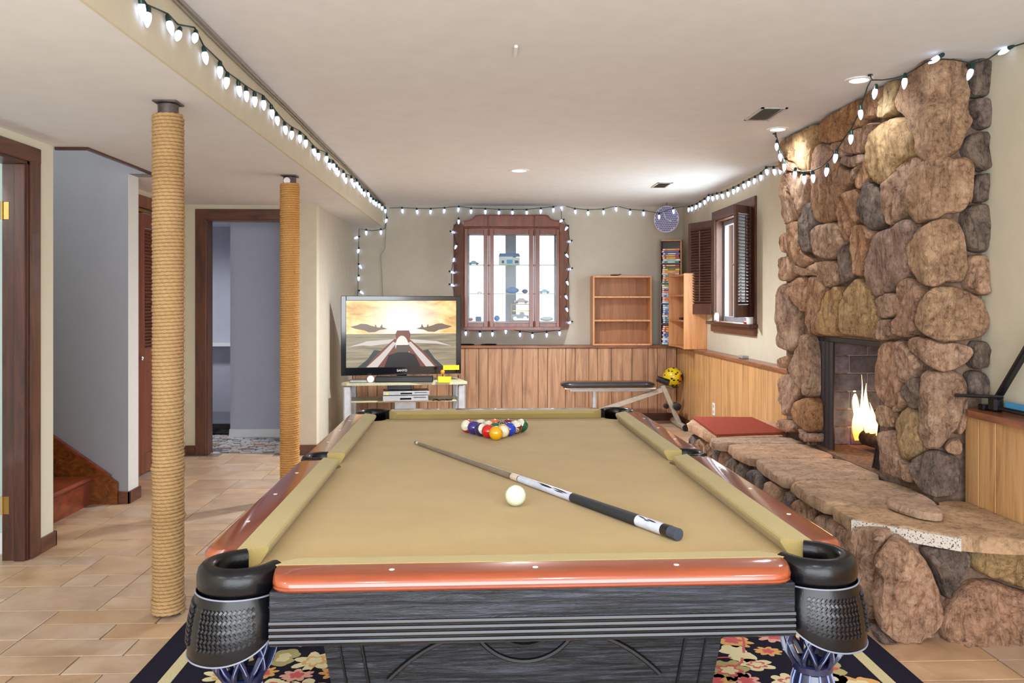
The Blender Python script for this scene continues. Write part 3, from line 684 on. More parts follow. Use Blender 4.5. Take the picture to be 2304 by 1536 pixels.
# aprons with fluted moulding
ax, ay = NX+.122, NY+.122
for sy in (-1, 1):
    a = MB().box(-.508, sy*(ay-.03), .668, .508, sy*ay, .7725, bev=.002).build('apron', m_blackw, pt, local=True)
    m_ = MB()
    for q in range(4): m_.tube([(-.508, sy*(ay-.002), .676+q*.0118), (.508, sy*(ay-.002), .676+q*.0118)], .0062, 8)
    m_.build('fluted_moulding', m_blackm, a, local=True, smooth=40)
for sx in (-1, 1):
    a = MB().box(sx*(ax-.03), -NY+.03, .668, sx*ax, NY-.03, .7725, bev=.002).build('apron', m_blackw, pt, local=True)
    m_ = MB()
    for q in range(4): m_.tube([(sx*(ax-.002), -NY+.03, .676+q*.0118), (sx*(ax-.002), NY-.03, .676+q*.0118)], .0062, 8)
    m_.build('fluted_moulding', m_blackm, a, local=True, smooth=40)
B(-ax+.03, -ay+.03, .70, ax-.03, ay-.03, .734).build('slate_frame', m_black, pt, local=True)
# pockets
def corner_pocket(sx, sy):
    cx, cy = sx*(NX+.024), sy*(NY+.026); t = bpy.data.objects.new('corner_pocket', None); C.objects.link(t); t.parent = pt; PM[t.name] = MI(pt)
    A0 = math.atan2(sy, sx); Rm = .066
    path = []
    e = []
    for q in range(-2, 27):
        f = q/24; a = A0+(f-.5)*math.radians(214)
        if q < 0: a = A0-.5*math.radians(214); base = Vector((cx+Rm*math.cos(a), cy+Rm*math.sin(a), 0)); tn = Vector((math.sin(a), -math.cos(a), 0)); path.append((base+tn*(.012*-q), a))
        elif q > 24: a = A0+.5*math.radians(214); base = Vector((cx+Rm*math.cos(a), cy+Rm*math.sin(a), 0)); tn = Vector((-math.sin(a), math.cos(a), 0)); path.append((base+tn*(.012*(q-24)), a))
        else: path.append((Vector((cx+Rm*math.cos(a), cy+Rm*math.sin(a), 0)), a))
    sec = [(-.016, .799), (-.010, .8055), (.001, .8075), (.011, .804), (.018, .796), (.0205, .785), (.0205, .765), (.018, .757), (.011, .752), (-.010, .752), (-.016, .760)]
    rr = [[p+Vector((math.cos(a), math.sin(a), 0))*u+Vector((0, 0, z)) for u, z in sec] for p, a in path]
    MB().rings(rr).build('pocket_iron', m_leather, t, local=True, smooth=50)
    # inner cup
    g = MB().grid(lambda u, v_: (cx+(.053-.004*v_)*math.cos(A0+(u-.5)*2*pi), cy+(.053-.004*v_)*math.sin(A0+(u-.5)*2*pi), .735-.06*v_), 24, 3); g.build('pocket_liner', m_blackg, t, local=True, smooth=True, fix=False)
    # leather skirt
    SA = math.radians(98)
    def skf(u, v_):
        a = (u-.5)*2*SA; k = abs(u-.5)*2; Ln = .122*(1-.45*k**3); r = Rm+.0215+.018*math.sin(v_*pi*.6)*(1-.25*k)
        return (cx+r*math.cos(A0+a), cy+r*math.sin(A0+a), .754-Ln*v_)
    def off(p, d_):
        a = math.atan2(p[1]-cy, p[0]-cx); return (p[0]+d_*math.cos(a), p[1]+d_*math.sin(a), p[2])
    sk_ = MB().grid(skf, 36, 12); n0 = len(sk_.v); g2 = MB().grid(lambda u, v_: off(skf(u, v_), -.005), 36, 12); sk_.add(g2.v, g2.f)
    so = sk_.build('leather_skirt', m_leather, t, local=True, smooth=True, fix=False)
    edge = [skf(u/40, 0) for u in range(0, 41)]+[skf(1, v_/8) for v_ in range(1, 9)]+[skf(1-u/40, 1) for u in range(1, 41)]+[skf(0, 1-v_/8) for v_ in range(1, 8)]
    MB().tube([off(p, .001) for p in edge], .0018, 6, closed=True).build('piping', m_piping, t, local=True, smooth=True)
    wv = MB()
    for c0 in ((.12, .46), (.54, .88)):
        for i in range(9):
            for j in range(13):
                u = c0[0]+(c0[1]-c0[0])*(j+.5)/13; vv = .14+.64*(i+.5)/9
                p = Vector(off(skf(u, vv), .0015)); p2 = Vector(off(skf(u+.011, vv+(.035 if (i % 2) else -.035)), .0015)); dd = (p2-p); nn = Vector((p.x-cx, p.y-cy, 0)).normalized()
                wv.obox(p, dd*.62, dd.cross(nn).normalized()*.0022, nn*.0018)
    wv.build('basketweave', m_blackm, t, local=True)['kind'] = 'stuff'
    # net basket: lattice straps, neck ring, ribbed cup
    prof = [(.056, .735), (.058, .70), (.062, .66), (.062, .63), (.054, .60), (.038, .575)]
    def pr(z):
        for (r0, z0), (r1, z1) in zip(prof, prof[1:]):
            if z <= z0 and z >= z1: f = (z0-z)/(z0-z1); return r0+(r1-r0)*f
        return prof[-1][0]
    nt = MB(); ne = MB()
    for q in range(9):
        for sg in (-1, 1):
            pts = []
            for k_ in range(25):
                f = k_/24; z = .735-.16*f; a = 2*pi*q/9+sg*(.36*math.sin(f*pi*3)**2*math.copysign(1, 1)+.0)
                a = 2*pi*(q+(.5 if int(f*3) % 2 else 0))/9+sg*(pi/9)*abs(((f*3) % 1)-(0 if int(f*3) % 2 == 0 else 0))*(1 if True else 0)
                ph = (f*3) % 2; tri = ph if ph < 1 else 2-ph; a = 2*pi*q/9+sg*(pi/9)*tri
                r = pr(z); pts.append((cx+r*math.cos(a), cy+r*math.sin(a), z))
            nt.tube(pts, .0056, 5)
            ne.tube([(cx+(p[0]-cx)*1.09, cy+(p[1]-cy)*1.09, p[2]) for p in pts], .0011, 4)
    nt.lathe([(.036, .0), (.040, .004), (.040, .016), (.036, .02), (.030, .02), (.030, 0), (.036, 0)], (cx, cy, .558), 20)
    nb = nt.build('net_basket', m_net, t, local=True, smooth=40); ne.build('net_edge', m_netl, t, local=True, smooth=40)
    MB().lathe([(.034, 0), (.040, -.02), (.043, -.05), (.04, -.085), (.028, -.105), (.002, -.11)], (cx, cy, .560), 20).build('net_cup', m_net, t, local=True, smooth=40)
    rb = MB()
    for q in range(12):
        a = 2*pi*q/12; rb.tube([(cx+r*math.cos(a), cy+r*math.sin(a), .560+z) for r, z in ((.036, 0), (.042, -.02), (.045, -.05), (.042, -.085))], .002, 4)
    rb.build('net_rib', m_netl, t, local=True)
for sx in (-1, 1):
    for sy in (-1, 1): corner_pocket(sx, sy)
for sx in (-1, 1):
    cx = sx*(NX+.062); t = bpy.data.objects.new('side_pocket', None); C.objects.link(t); t.parent = pt; PM[t.name] = MI(pt); A0 = 0 if sx > 0 else pi; Rm = .058
    rr = []
    sec = [(-.014, .799), (-.008, .8045), (.002, .806), (.012, .802), (.017, .79), (.017, .75), (.010, .738), (-.010, .738), (-.014, .75)]
    for q in range(19):
        a = A0+(q/18-.5)*math.radians(190); rr.append([Vector((cx+(Rm+u)*math.cos(a), (Rm+u)*math.sin(a), z)) for u, z in sec])
    MB().rings(rr).build('pocket_iron', m_leather, t, local=True, smooth=50)
    MB().grid(lambda u, v_: (cx+(.048-.004*v_)*math.cos(u*2*pi), (.048-.004*v_)*math.sin(u*2*pi), .735-.08*v_), 20, 3).build('pocket_liner', m_blackg, t, local=True, smooth=True, fix=False)
# tapered body
bw, bl = .49, .93
def frus(mb, x0, y0, z0, x1, y1, z1): mb.add([(-x0, -y0, z0), (x0, -y0, z0), (x0, y0, z0), (-x0, y0, z0), (-x1, -y1, z1), (x1, -y1, z1), (x1, y1, z1), (-x1, y1, z1)], [(0, 3, 2, 1), (4, 5, 6, 7), (0, 1, 5, 4), (1, 2, 6, 5), (2, 3, 7, 6), (3, 0, 4, 7)])
bd = MB(); frus(bd, bw-.10, bl-.05, .12, bw, bl, .70); bo = bd.build('body', m_body, pt, local=True)
bs = MB(); frus(bs, bw-.03, bl+.02, .0115, bw-.05, bl, .12); bs.build('plinth', m_body, pt, local=True)
def fy(z): return -(bl-.05*(.70-z)/.58)
mo = MB(); zc = .62
def ring_m(r, a0, a1, cxm=0, n=30, w_=.006): mo.tube([(cxm+r*math.cos(a0+(a1-a0)*q/n), fy(zc+r*math.sin(a0+(a1-a0)*q/n))-.001, zc+r*math.sin(a0+(a1-a0)*q/n)) for q in range(n+1)], w_, 6)
ring_m(.092, 0, 2*pi); ring_m(.130, -pi*.86, -pi*.14)
for s_ in (-1, 1):
    mo.tube([(s_*(.115+.20*f), fy(.55-.02*f)-.001, .555-.10*f*f) for f in [q/12 for q in range(13)]], .006, 6)
    mo.tube([(s_*(.395-.08*f), fy(.66-.5*f)-.001, .66-.5*f) for f in (0, .5, 1)], .004, 6)
    mo.tube([(s_*(.445-.08*f), fy(.66-.5*f)-.001, .66-.5*f) for f in (0, .5, 1)], .003, 6)
mo.build('carved_moulding', m_blackm, bo, local=True, smooth=40)

# ---------------------------------------------------------------- balls
BR_ = .0286
def ball_mat(n, c): return M('ball_'+n, c, .09, var=.01, coat=.8)
m_bw = ball_mat('white', (232, 228, 206)); m_bk = ball_mat('black', (16, 16, 18))
def bl_mesh(col, stripe, mw):
    mb = MB(); n, m = 32, 24; mb.ball((0, 0, 0), BR_, n, m)
    for k_, f in enumerate(mb.f):
        zc_ = sum(mb.v[i][2] for i in f)/len(f)/BR_
        mb.mi[k_] = 1 if (stripe and abs(zc_) > .56) else 0
    return mb
def make_ball(n, colname, col, stripe, label, x, y, rot, num=None):
    t = thing('billiard_ball', label, 'ball', (x, y, BZ+BR_), group='racked billiard balls')
    b = bl_mesh(col, stripe, m_bw).build('ball_body', [ball_mat(colname, col), m_bw], t, local=True, smooth=True); b.rotation_euler = rot
    if num:
        ds = MB().lathe([(.0001, .0), (.0105, -.0021), (.0105, -.0035)], (0, 0, BR_+.0004), 20).build('number_spot', m_bw, b, local=True, smooth=True)
        text_mesh('number', num, .016, m_bk, ds, (0, 0, BR_+.0004), (0, 0, 0), .0003)
    return t
a0 = P(1116, 990, z=BZ); D = .0582
tf = Vector((-math.sin(TR), math.cos(TR))); tr_ = Vector((math.cos(TR), math.sin(TR)))
YELLOW, BLUE, REDC, PURPLE, ORANGE, GREEN, MAROON = (226, 168, 10), (24, 62, 190), (206, 24, 24), (54, 36, 130), (236, 108, 60), (10, 92, 62), (118, 20, 30)
rack = [[('yellow', YELLOW, 0, 'solid yellow billiard ball at the front point of the rack', None)],
 [('red', REDC, 0, 'solid red billiard ball in the rack just behind the yellow one, left', None), ('gold', YELLOW, 1, 'white ball with yellow band in the rack right behind the yellow one', None)],
 [('violet', (44, 34, 90), 1, 'white ball with dark purple band, left side of the third rack row', None), ('green', GREEN, 0, 'solid green billiard ball in the middle of the rack', None), ('blue', BLUE, 0, 'solid blue billiard ball on the right side of the rack', None)],
 [('purple', PURPLE, 0, 'solid purple billiard ball on the left side of the rack', None), ('bluestripe', BLUE, 1, 'blue-banded ball between purple ball and black ball in the rack', None), ('black', (16, 16, 18), 0, 'black eight ball with white number spot in the rack', '8'), ('maroonstripe', MAROON, 1, 'white ball with maroon band and number 15 on the right of the rack', '15')],
 [('redstripe', REDC, 1, 'white ball with red band at the back left corner of the rack', None), ('orangestripe', ORANGE, 1, 'mostly cream ball in the back rack row between red-banded and orange balls', None), ('orange', ORANGE, 0, 'solid orange billiard ball in the middle of the back rack row', None), ('maroon', MAROON, 0, 'solid maroon billiard ball in the back rack row', None), ('greenstripe', GREEN, 1, 'white ball with green band at the back right corner of the rack', None)]]
face = (pi/2-.05, 0, .05)   # white cap toward the viewer
rots = {'gold': (pi/2-.1, 0, .08), 'violet': (pi/2-.25, .0, .5), 'bluestripe': (.35, .2, 0), 'maroonstripe': (.62, 0, -.25), 'redstripe': (pi/2-.3, 0, -.45), 'orangestripe': (.9, 0, 0), 'greenstripe': (.85, -.25, -.5), 'black': (.75, 0, 0)}
for r_, row in enumerate(rack):
    for c_, (cn_, col, stv, lab, num) in enumerate(row):
        p = Vector((a0.x, a0.y))+tf*(r_*D*.866)+tr_*((c_-r_/2)*D)
        o = make_ball(r_, cn_, col, stv, lab, p.x, p.y, (0, 0, 0) if num is None else (0, 0, 0), num)
        bdy = o.children[0]; bdy.rotation_euler = rots.get(cn_, (0, 0, 0))
        if num == '15':
            ds = bdy.children[0]; ds.rotation_euler = (pi/2-.1, 0, 0)
            bdy.rotation_euler = (.45, 0, .2)
cbp = P(1160, 1138, z=BZ)
MBc = MB().ball((0, 0, 0), BR_, 40, 28); o = MBc.build('cue_ball', M('cue_ball_ivory', (218, 228, 204), .1, var=.03, scale=90, coat=.7), None, smooth=True); o.location = (cbp.x, cbp.y, BZ+BR_)
tag(o, 'pale ivory white cue ball alone on the khaki cloth beside the cue stick', 'ball')

# ---------------------------------------------------------------- cue stick
tp = P(935, 995, z=BZ+.0065); bt = P(1528, 1203, z=BZ+.0155); tp.z = BZ+.0067; bt.z = BZ+.0157
LN = (bt-tp).length; cu = thing('cue_stick', 'cue stick with white and black butt lying diagonally across the khaki cloth', 'cue', (tp.x, tp.y, tp.z)); ud = (bt-tp)/LN
def fr(u, v): q = P(u, v, z=BZ+.014); return (q-tp).dot(ud)
def rad(l): return .0060+(.0152-.0060)*min(1, l/LN)**1.05
def seg(name, l0, l1, mat, dr=0, n=12):
    prof = [(.0001, l0)]+[(rad(l0+(l1-l0)*q/n)+dr, l0+(l1-l0)*q/n) for q in range(n+1)]+[(.0001, l1)]
    return MB().lathe(prof, tp, 20, ud).build(name, mat, cu, smooth=40)
lj0, lj1, lw0, lw1, ls1 = fr(1147, 1070), fr(1160, 1076), fr(1290, 1118), fr(1445, 1170), fr(1505, 1190)
seg('tip', 0, .012, M('chalk_blue', (90, 100, 110), .9)); seg('ferrule', .012, .032, m_bw); seg('shaft', .032, lj0-.004, M('grey_shaft', (128, 116, 104), .2, coat=.6, var=.05))
seg('joint_ring', lj0-.004, lj0, m_black); seg('joint_collar', lj0, lj1, M('collar_bone', (216, 200, 180), .3)); seg('joint_ring', lj1, lj1+.004, m_black)
m_pearl = M('pearl_white', (206, 214, 236), .15, coat=.6)
fa = seg('forearm', lj1+.004, lw0, m_pearl); seg('wrap', lw0, lw1, M('black_rubber_wrap', (40, 42, 48), .55, var=.1, scale=300, bump=.3), .0006); sl = seg('butt_sleeve', lw1, ls1, m_pearl)
seg('butt_plate', ls1, LN-.03, m_blackg); seg('bumper', LN-.03, LN-.002, M('rubber_bumper', (62, 70, 84), .6), -.0005)
# black inlaid marks on the upper face
upv = Vector((0, 0, 1)); sdv = ud.cross(upv).normalized()
def mark(pts, parent):
    mb = MB(); vs = []
    for (l, a) in pts: r = rad(l)+.0004; vs.append(tp+ud*l+(sdv*math.sin(a)+upv*math.cos(a))*r)
    mb.add(vs, [list(range(len(vs)))]); return mb.build('inlay', m_black, parent, fix=False)
def blade(l0, l1, a0, a1, wdt, parent):
    n = 10; up_ = []; lo = []
    for q in range(n+1):
        f = q/n; l = l0+(l1-l0)*f; a = a0+(a1-a0)*f; w_ = wdt*math.sin(pi*min(1, f*1.1+.02))**.8 if f < .95 else 0.02; up_.append((l, a-w_)); lo.append((l, a+w_))
    mb = MB(); 
    for q in range(n):
        vs = [tp+ud*l+(sdv*math.sin(a)+upv*math.cos(a))*(rad(l)+.0005) for l, a in (up_[q], up_[q+1], lo[q+1], lo[q])]; mb.add(vs, [(0, 1, 2, 3)])
    mb.build('inlay', m_black, parent, fix=False)
lf_ = lw0-lj1
sg_ = 1 if sdv.y < 0 else -1      # toward the camera
blade(lj1+.40*lf_, lj1+.72*lf_, sg_*.35, sg_*.75, .20, fa); blade(lj1+.45*lf_, lj1+.70*lf_, sg_*.75, sg_*.80, .12, fa); blade(lj1+.68*lf_, lw0, sg_*.45, sg_*.85, .16, fa); blade(lj1+.72*lf_, lj1+.92*lf_, sg_*.95, sg_*1.0, .12, fa)
l3 = ls1-lw1
blade(lw1+.04*l3, lw1+.45*l3, sg_*.25, sg_*.62, .12, sl); blade(lw1+.34*l3, lw1+.60*l3, sg_*.72, sg_*.70, .10, sl); blade(lw1+.42*l3, lw1+.86*l3, sg_*.42, sg_*.60, .14, sl)
# ---------------------------------------------------------------- stone chimney breast
def chaikin(p, n=2):
    for _ in range(n):
        q = []
        for i in range(len(p)):
            a, b = p[i], p[(i+1) % len(p)]; q += [(a[0]*.8+b[0]*.2, a[1]*.8+b[1]*.2), (a[0]*.2+b[0]*.8, a[1]*.2+b[1]*.8)]
        p = q
    return p
def resample(p, n):
    m = len(p); L_ = [0]
    for i in range(m): L_.append(L_[-1]+math.hypot(p[(i+1) % m][0]-p[i][0], p[(i+1) % m][1]-p[i][1]))
    out = []; j = 0
    for k in range(n):
        t = L_[-1]*k/n
        while L_[j+1] < t: j += 1
        f = (t-L_[j])/max(1e-9, L_[j+1]-L_[j]); a, b = p[j], p[(j+1) % m]; out.append((a[0]+(b[0]-a[0])*f, a[1]+(b[1]-a[1])*f))
    return out
def surf(xf, ye):
    def S(u, v):
        p = P(u, v, x=xf)
        if p.y >= ye: d = p.y-ye; s_ = 1
        else: p = P(u, v, y=ye); d = p.x-xf; s_ = 0
        w_ = min(1, d/.14)*.5+.5; n = Vector((-w_, -(1-w_), 0)) if s_ else Vector((-(1-w_), -w_, 0))
        return p, n.normalized()
    return S
def stone(poly, S, mat, parent, hgt=.03, n=64, seed=0, rough=1.0):
    pts = resample(chaikin(poly), n); cx = sum(p[0] for p in pts)/n; cy = sum(p[1] for p in pts)/n
    ext = max(max(p[0] for p in pts)-min(p[0] for p in pts), max(p[1] for p in pts)-min(p[1] for p in pts)); px = ext > 3
    off = Vector((seed*3.7, seed*1.3, seed*2.1)); rings = []
    gr = 1.022 if px else 1.0; pts = [(cx+(p[0]-cx)*(gr+.03*noise.noise(Vector((math.cos(2*pi*q/n)*2.4, math.sin(2*pi*q/n)*2.4, seed*1.1)))), cy+(p[1]-cy)*(gr+.03*noise.noise(Vector((math.cos(2*pi*q/n)*2.4, math.sin(2*pi*q/n)*2.4, seed*1.1+9))))) for q, p in enumerate(pts)]
    ta, tb_ = noise.noise(off)*.028, noise.noise(off+Vector((5, 5, 5)))*.028
    ga = noise.noise(off+Vector((9, 1, 4)))*1.4; cg, sg_ = math.cos(ga), math.sin(ga)
    for s_, h, am in ((1.0, -.045, 0), (1.0, -.012, .15), (.99, .25*hgt, .4), (.965, .62*hgt, .7), (.925, .86*hgt, .9), (.85, .96*hgt, 1), (.74, 1.0*hgt, 1), (.62, 1.02*hgt, 1), (.50, 1.03*hgt, 1), (.38, 1.04*hgt, 1), (.26, 1.04*hgt, 1), (.15, 1.04*hgt, 1), (.05, 1.04*hgt, 1)):
        r = []
        for p in pts:
            q = (cx+(p[0]-cx)*s_, cy+(p[1]-cy)*s_); w3, nm = S(*q)
            a_ = w3.y*cg+w3.z*sg_; b_ = -w3.y*sg_+w3.z*cg; e = Vector((a_+w3.x, b_*.22, w3.x)); f = Vector(w3)
            rg_ = 1-abs(noise.noise(e*16+off))*2.2
            dsp = (.018*noise.noise(f*6+off)+.016*(rg_-.45)+.008*noise.noise(f*24+off)+.005*noise.noise(e*55+off))*am*rough
            tl = ((q[0]-cx)/ext*ta+(q[1]-cy)/ext*tb_)*am
            r.append(w3+nm*(h+dsp+tl))
        rings.append(r)
    return MB().rings(rings).build('stone', mat, parent, smooth=38, fix=True)
fp = thing('stone_fireplace', 'tall fieldstone fireplace with a burning fire against the right wall', 'fireplace', (2.17, 4.6, 0))
core = MB()
XF, YE = 2.06, 3.705
core.box(XF, YE, .05, XR-.001, FY0, H-.001).box(XF, FY1, .05, XR-.001, 5.54, H-.001).box(XF, FY0, FZ1, XR-.001, FY1, H-.001).box(XF, FY0, .05, XR-.001, FY1, FZ0)
core.build('mortar_core', m_mortar, fp)
SF = surf(2.028, 3.672)
def A_(pts): return [(1700+a/3.815, 80+b/3.815) for a, b in pts]
def B_(pts): return [(1700+a/3.815, 440+b/3.815) for a, b in pts]
def C_(pts): return [(1700+a/3.815, 740+b/3.815) for a, b in pts]
s, o_, y_, g_, p_ = m_stone, m_stoneo, m_stoney, m_stoneg, m_stonep
def AB(a, b): return A_(a)+B_(b)
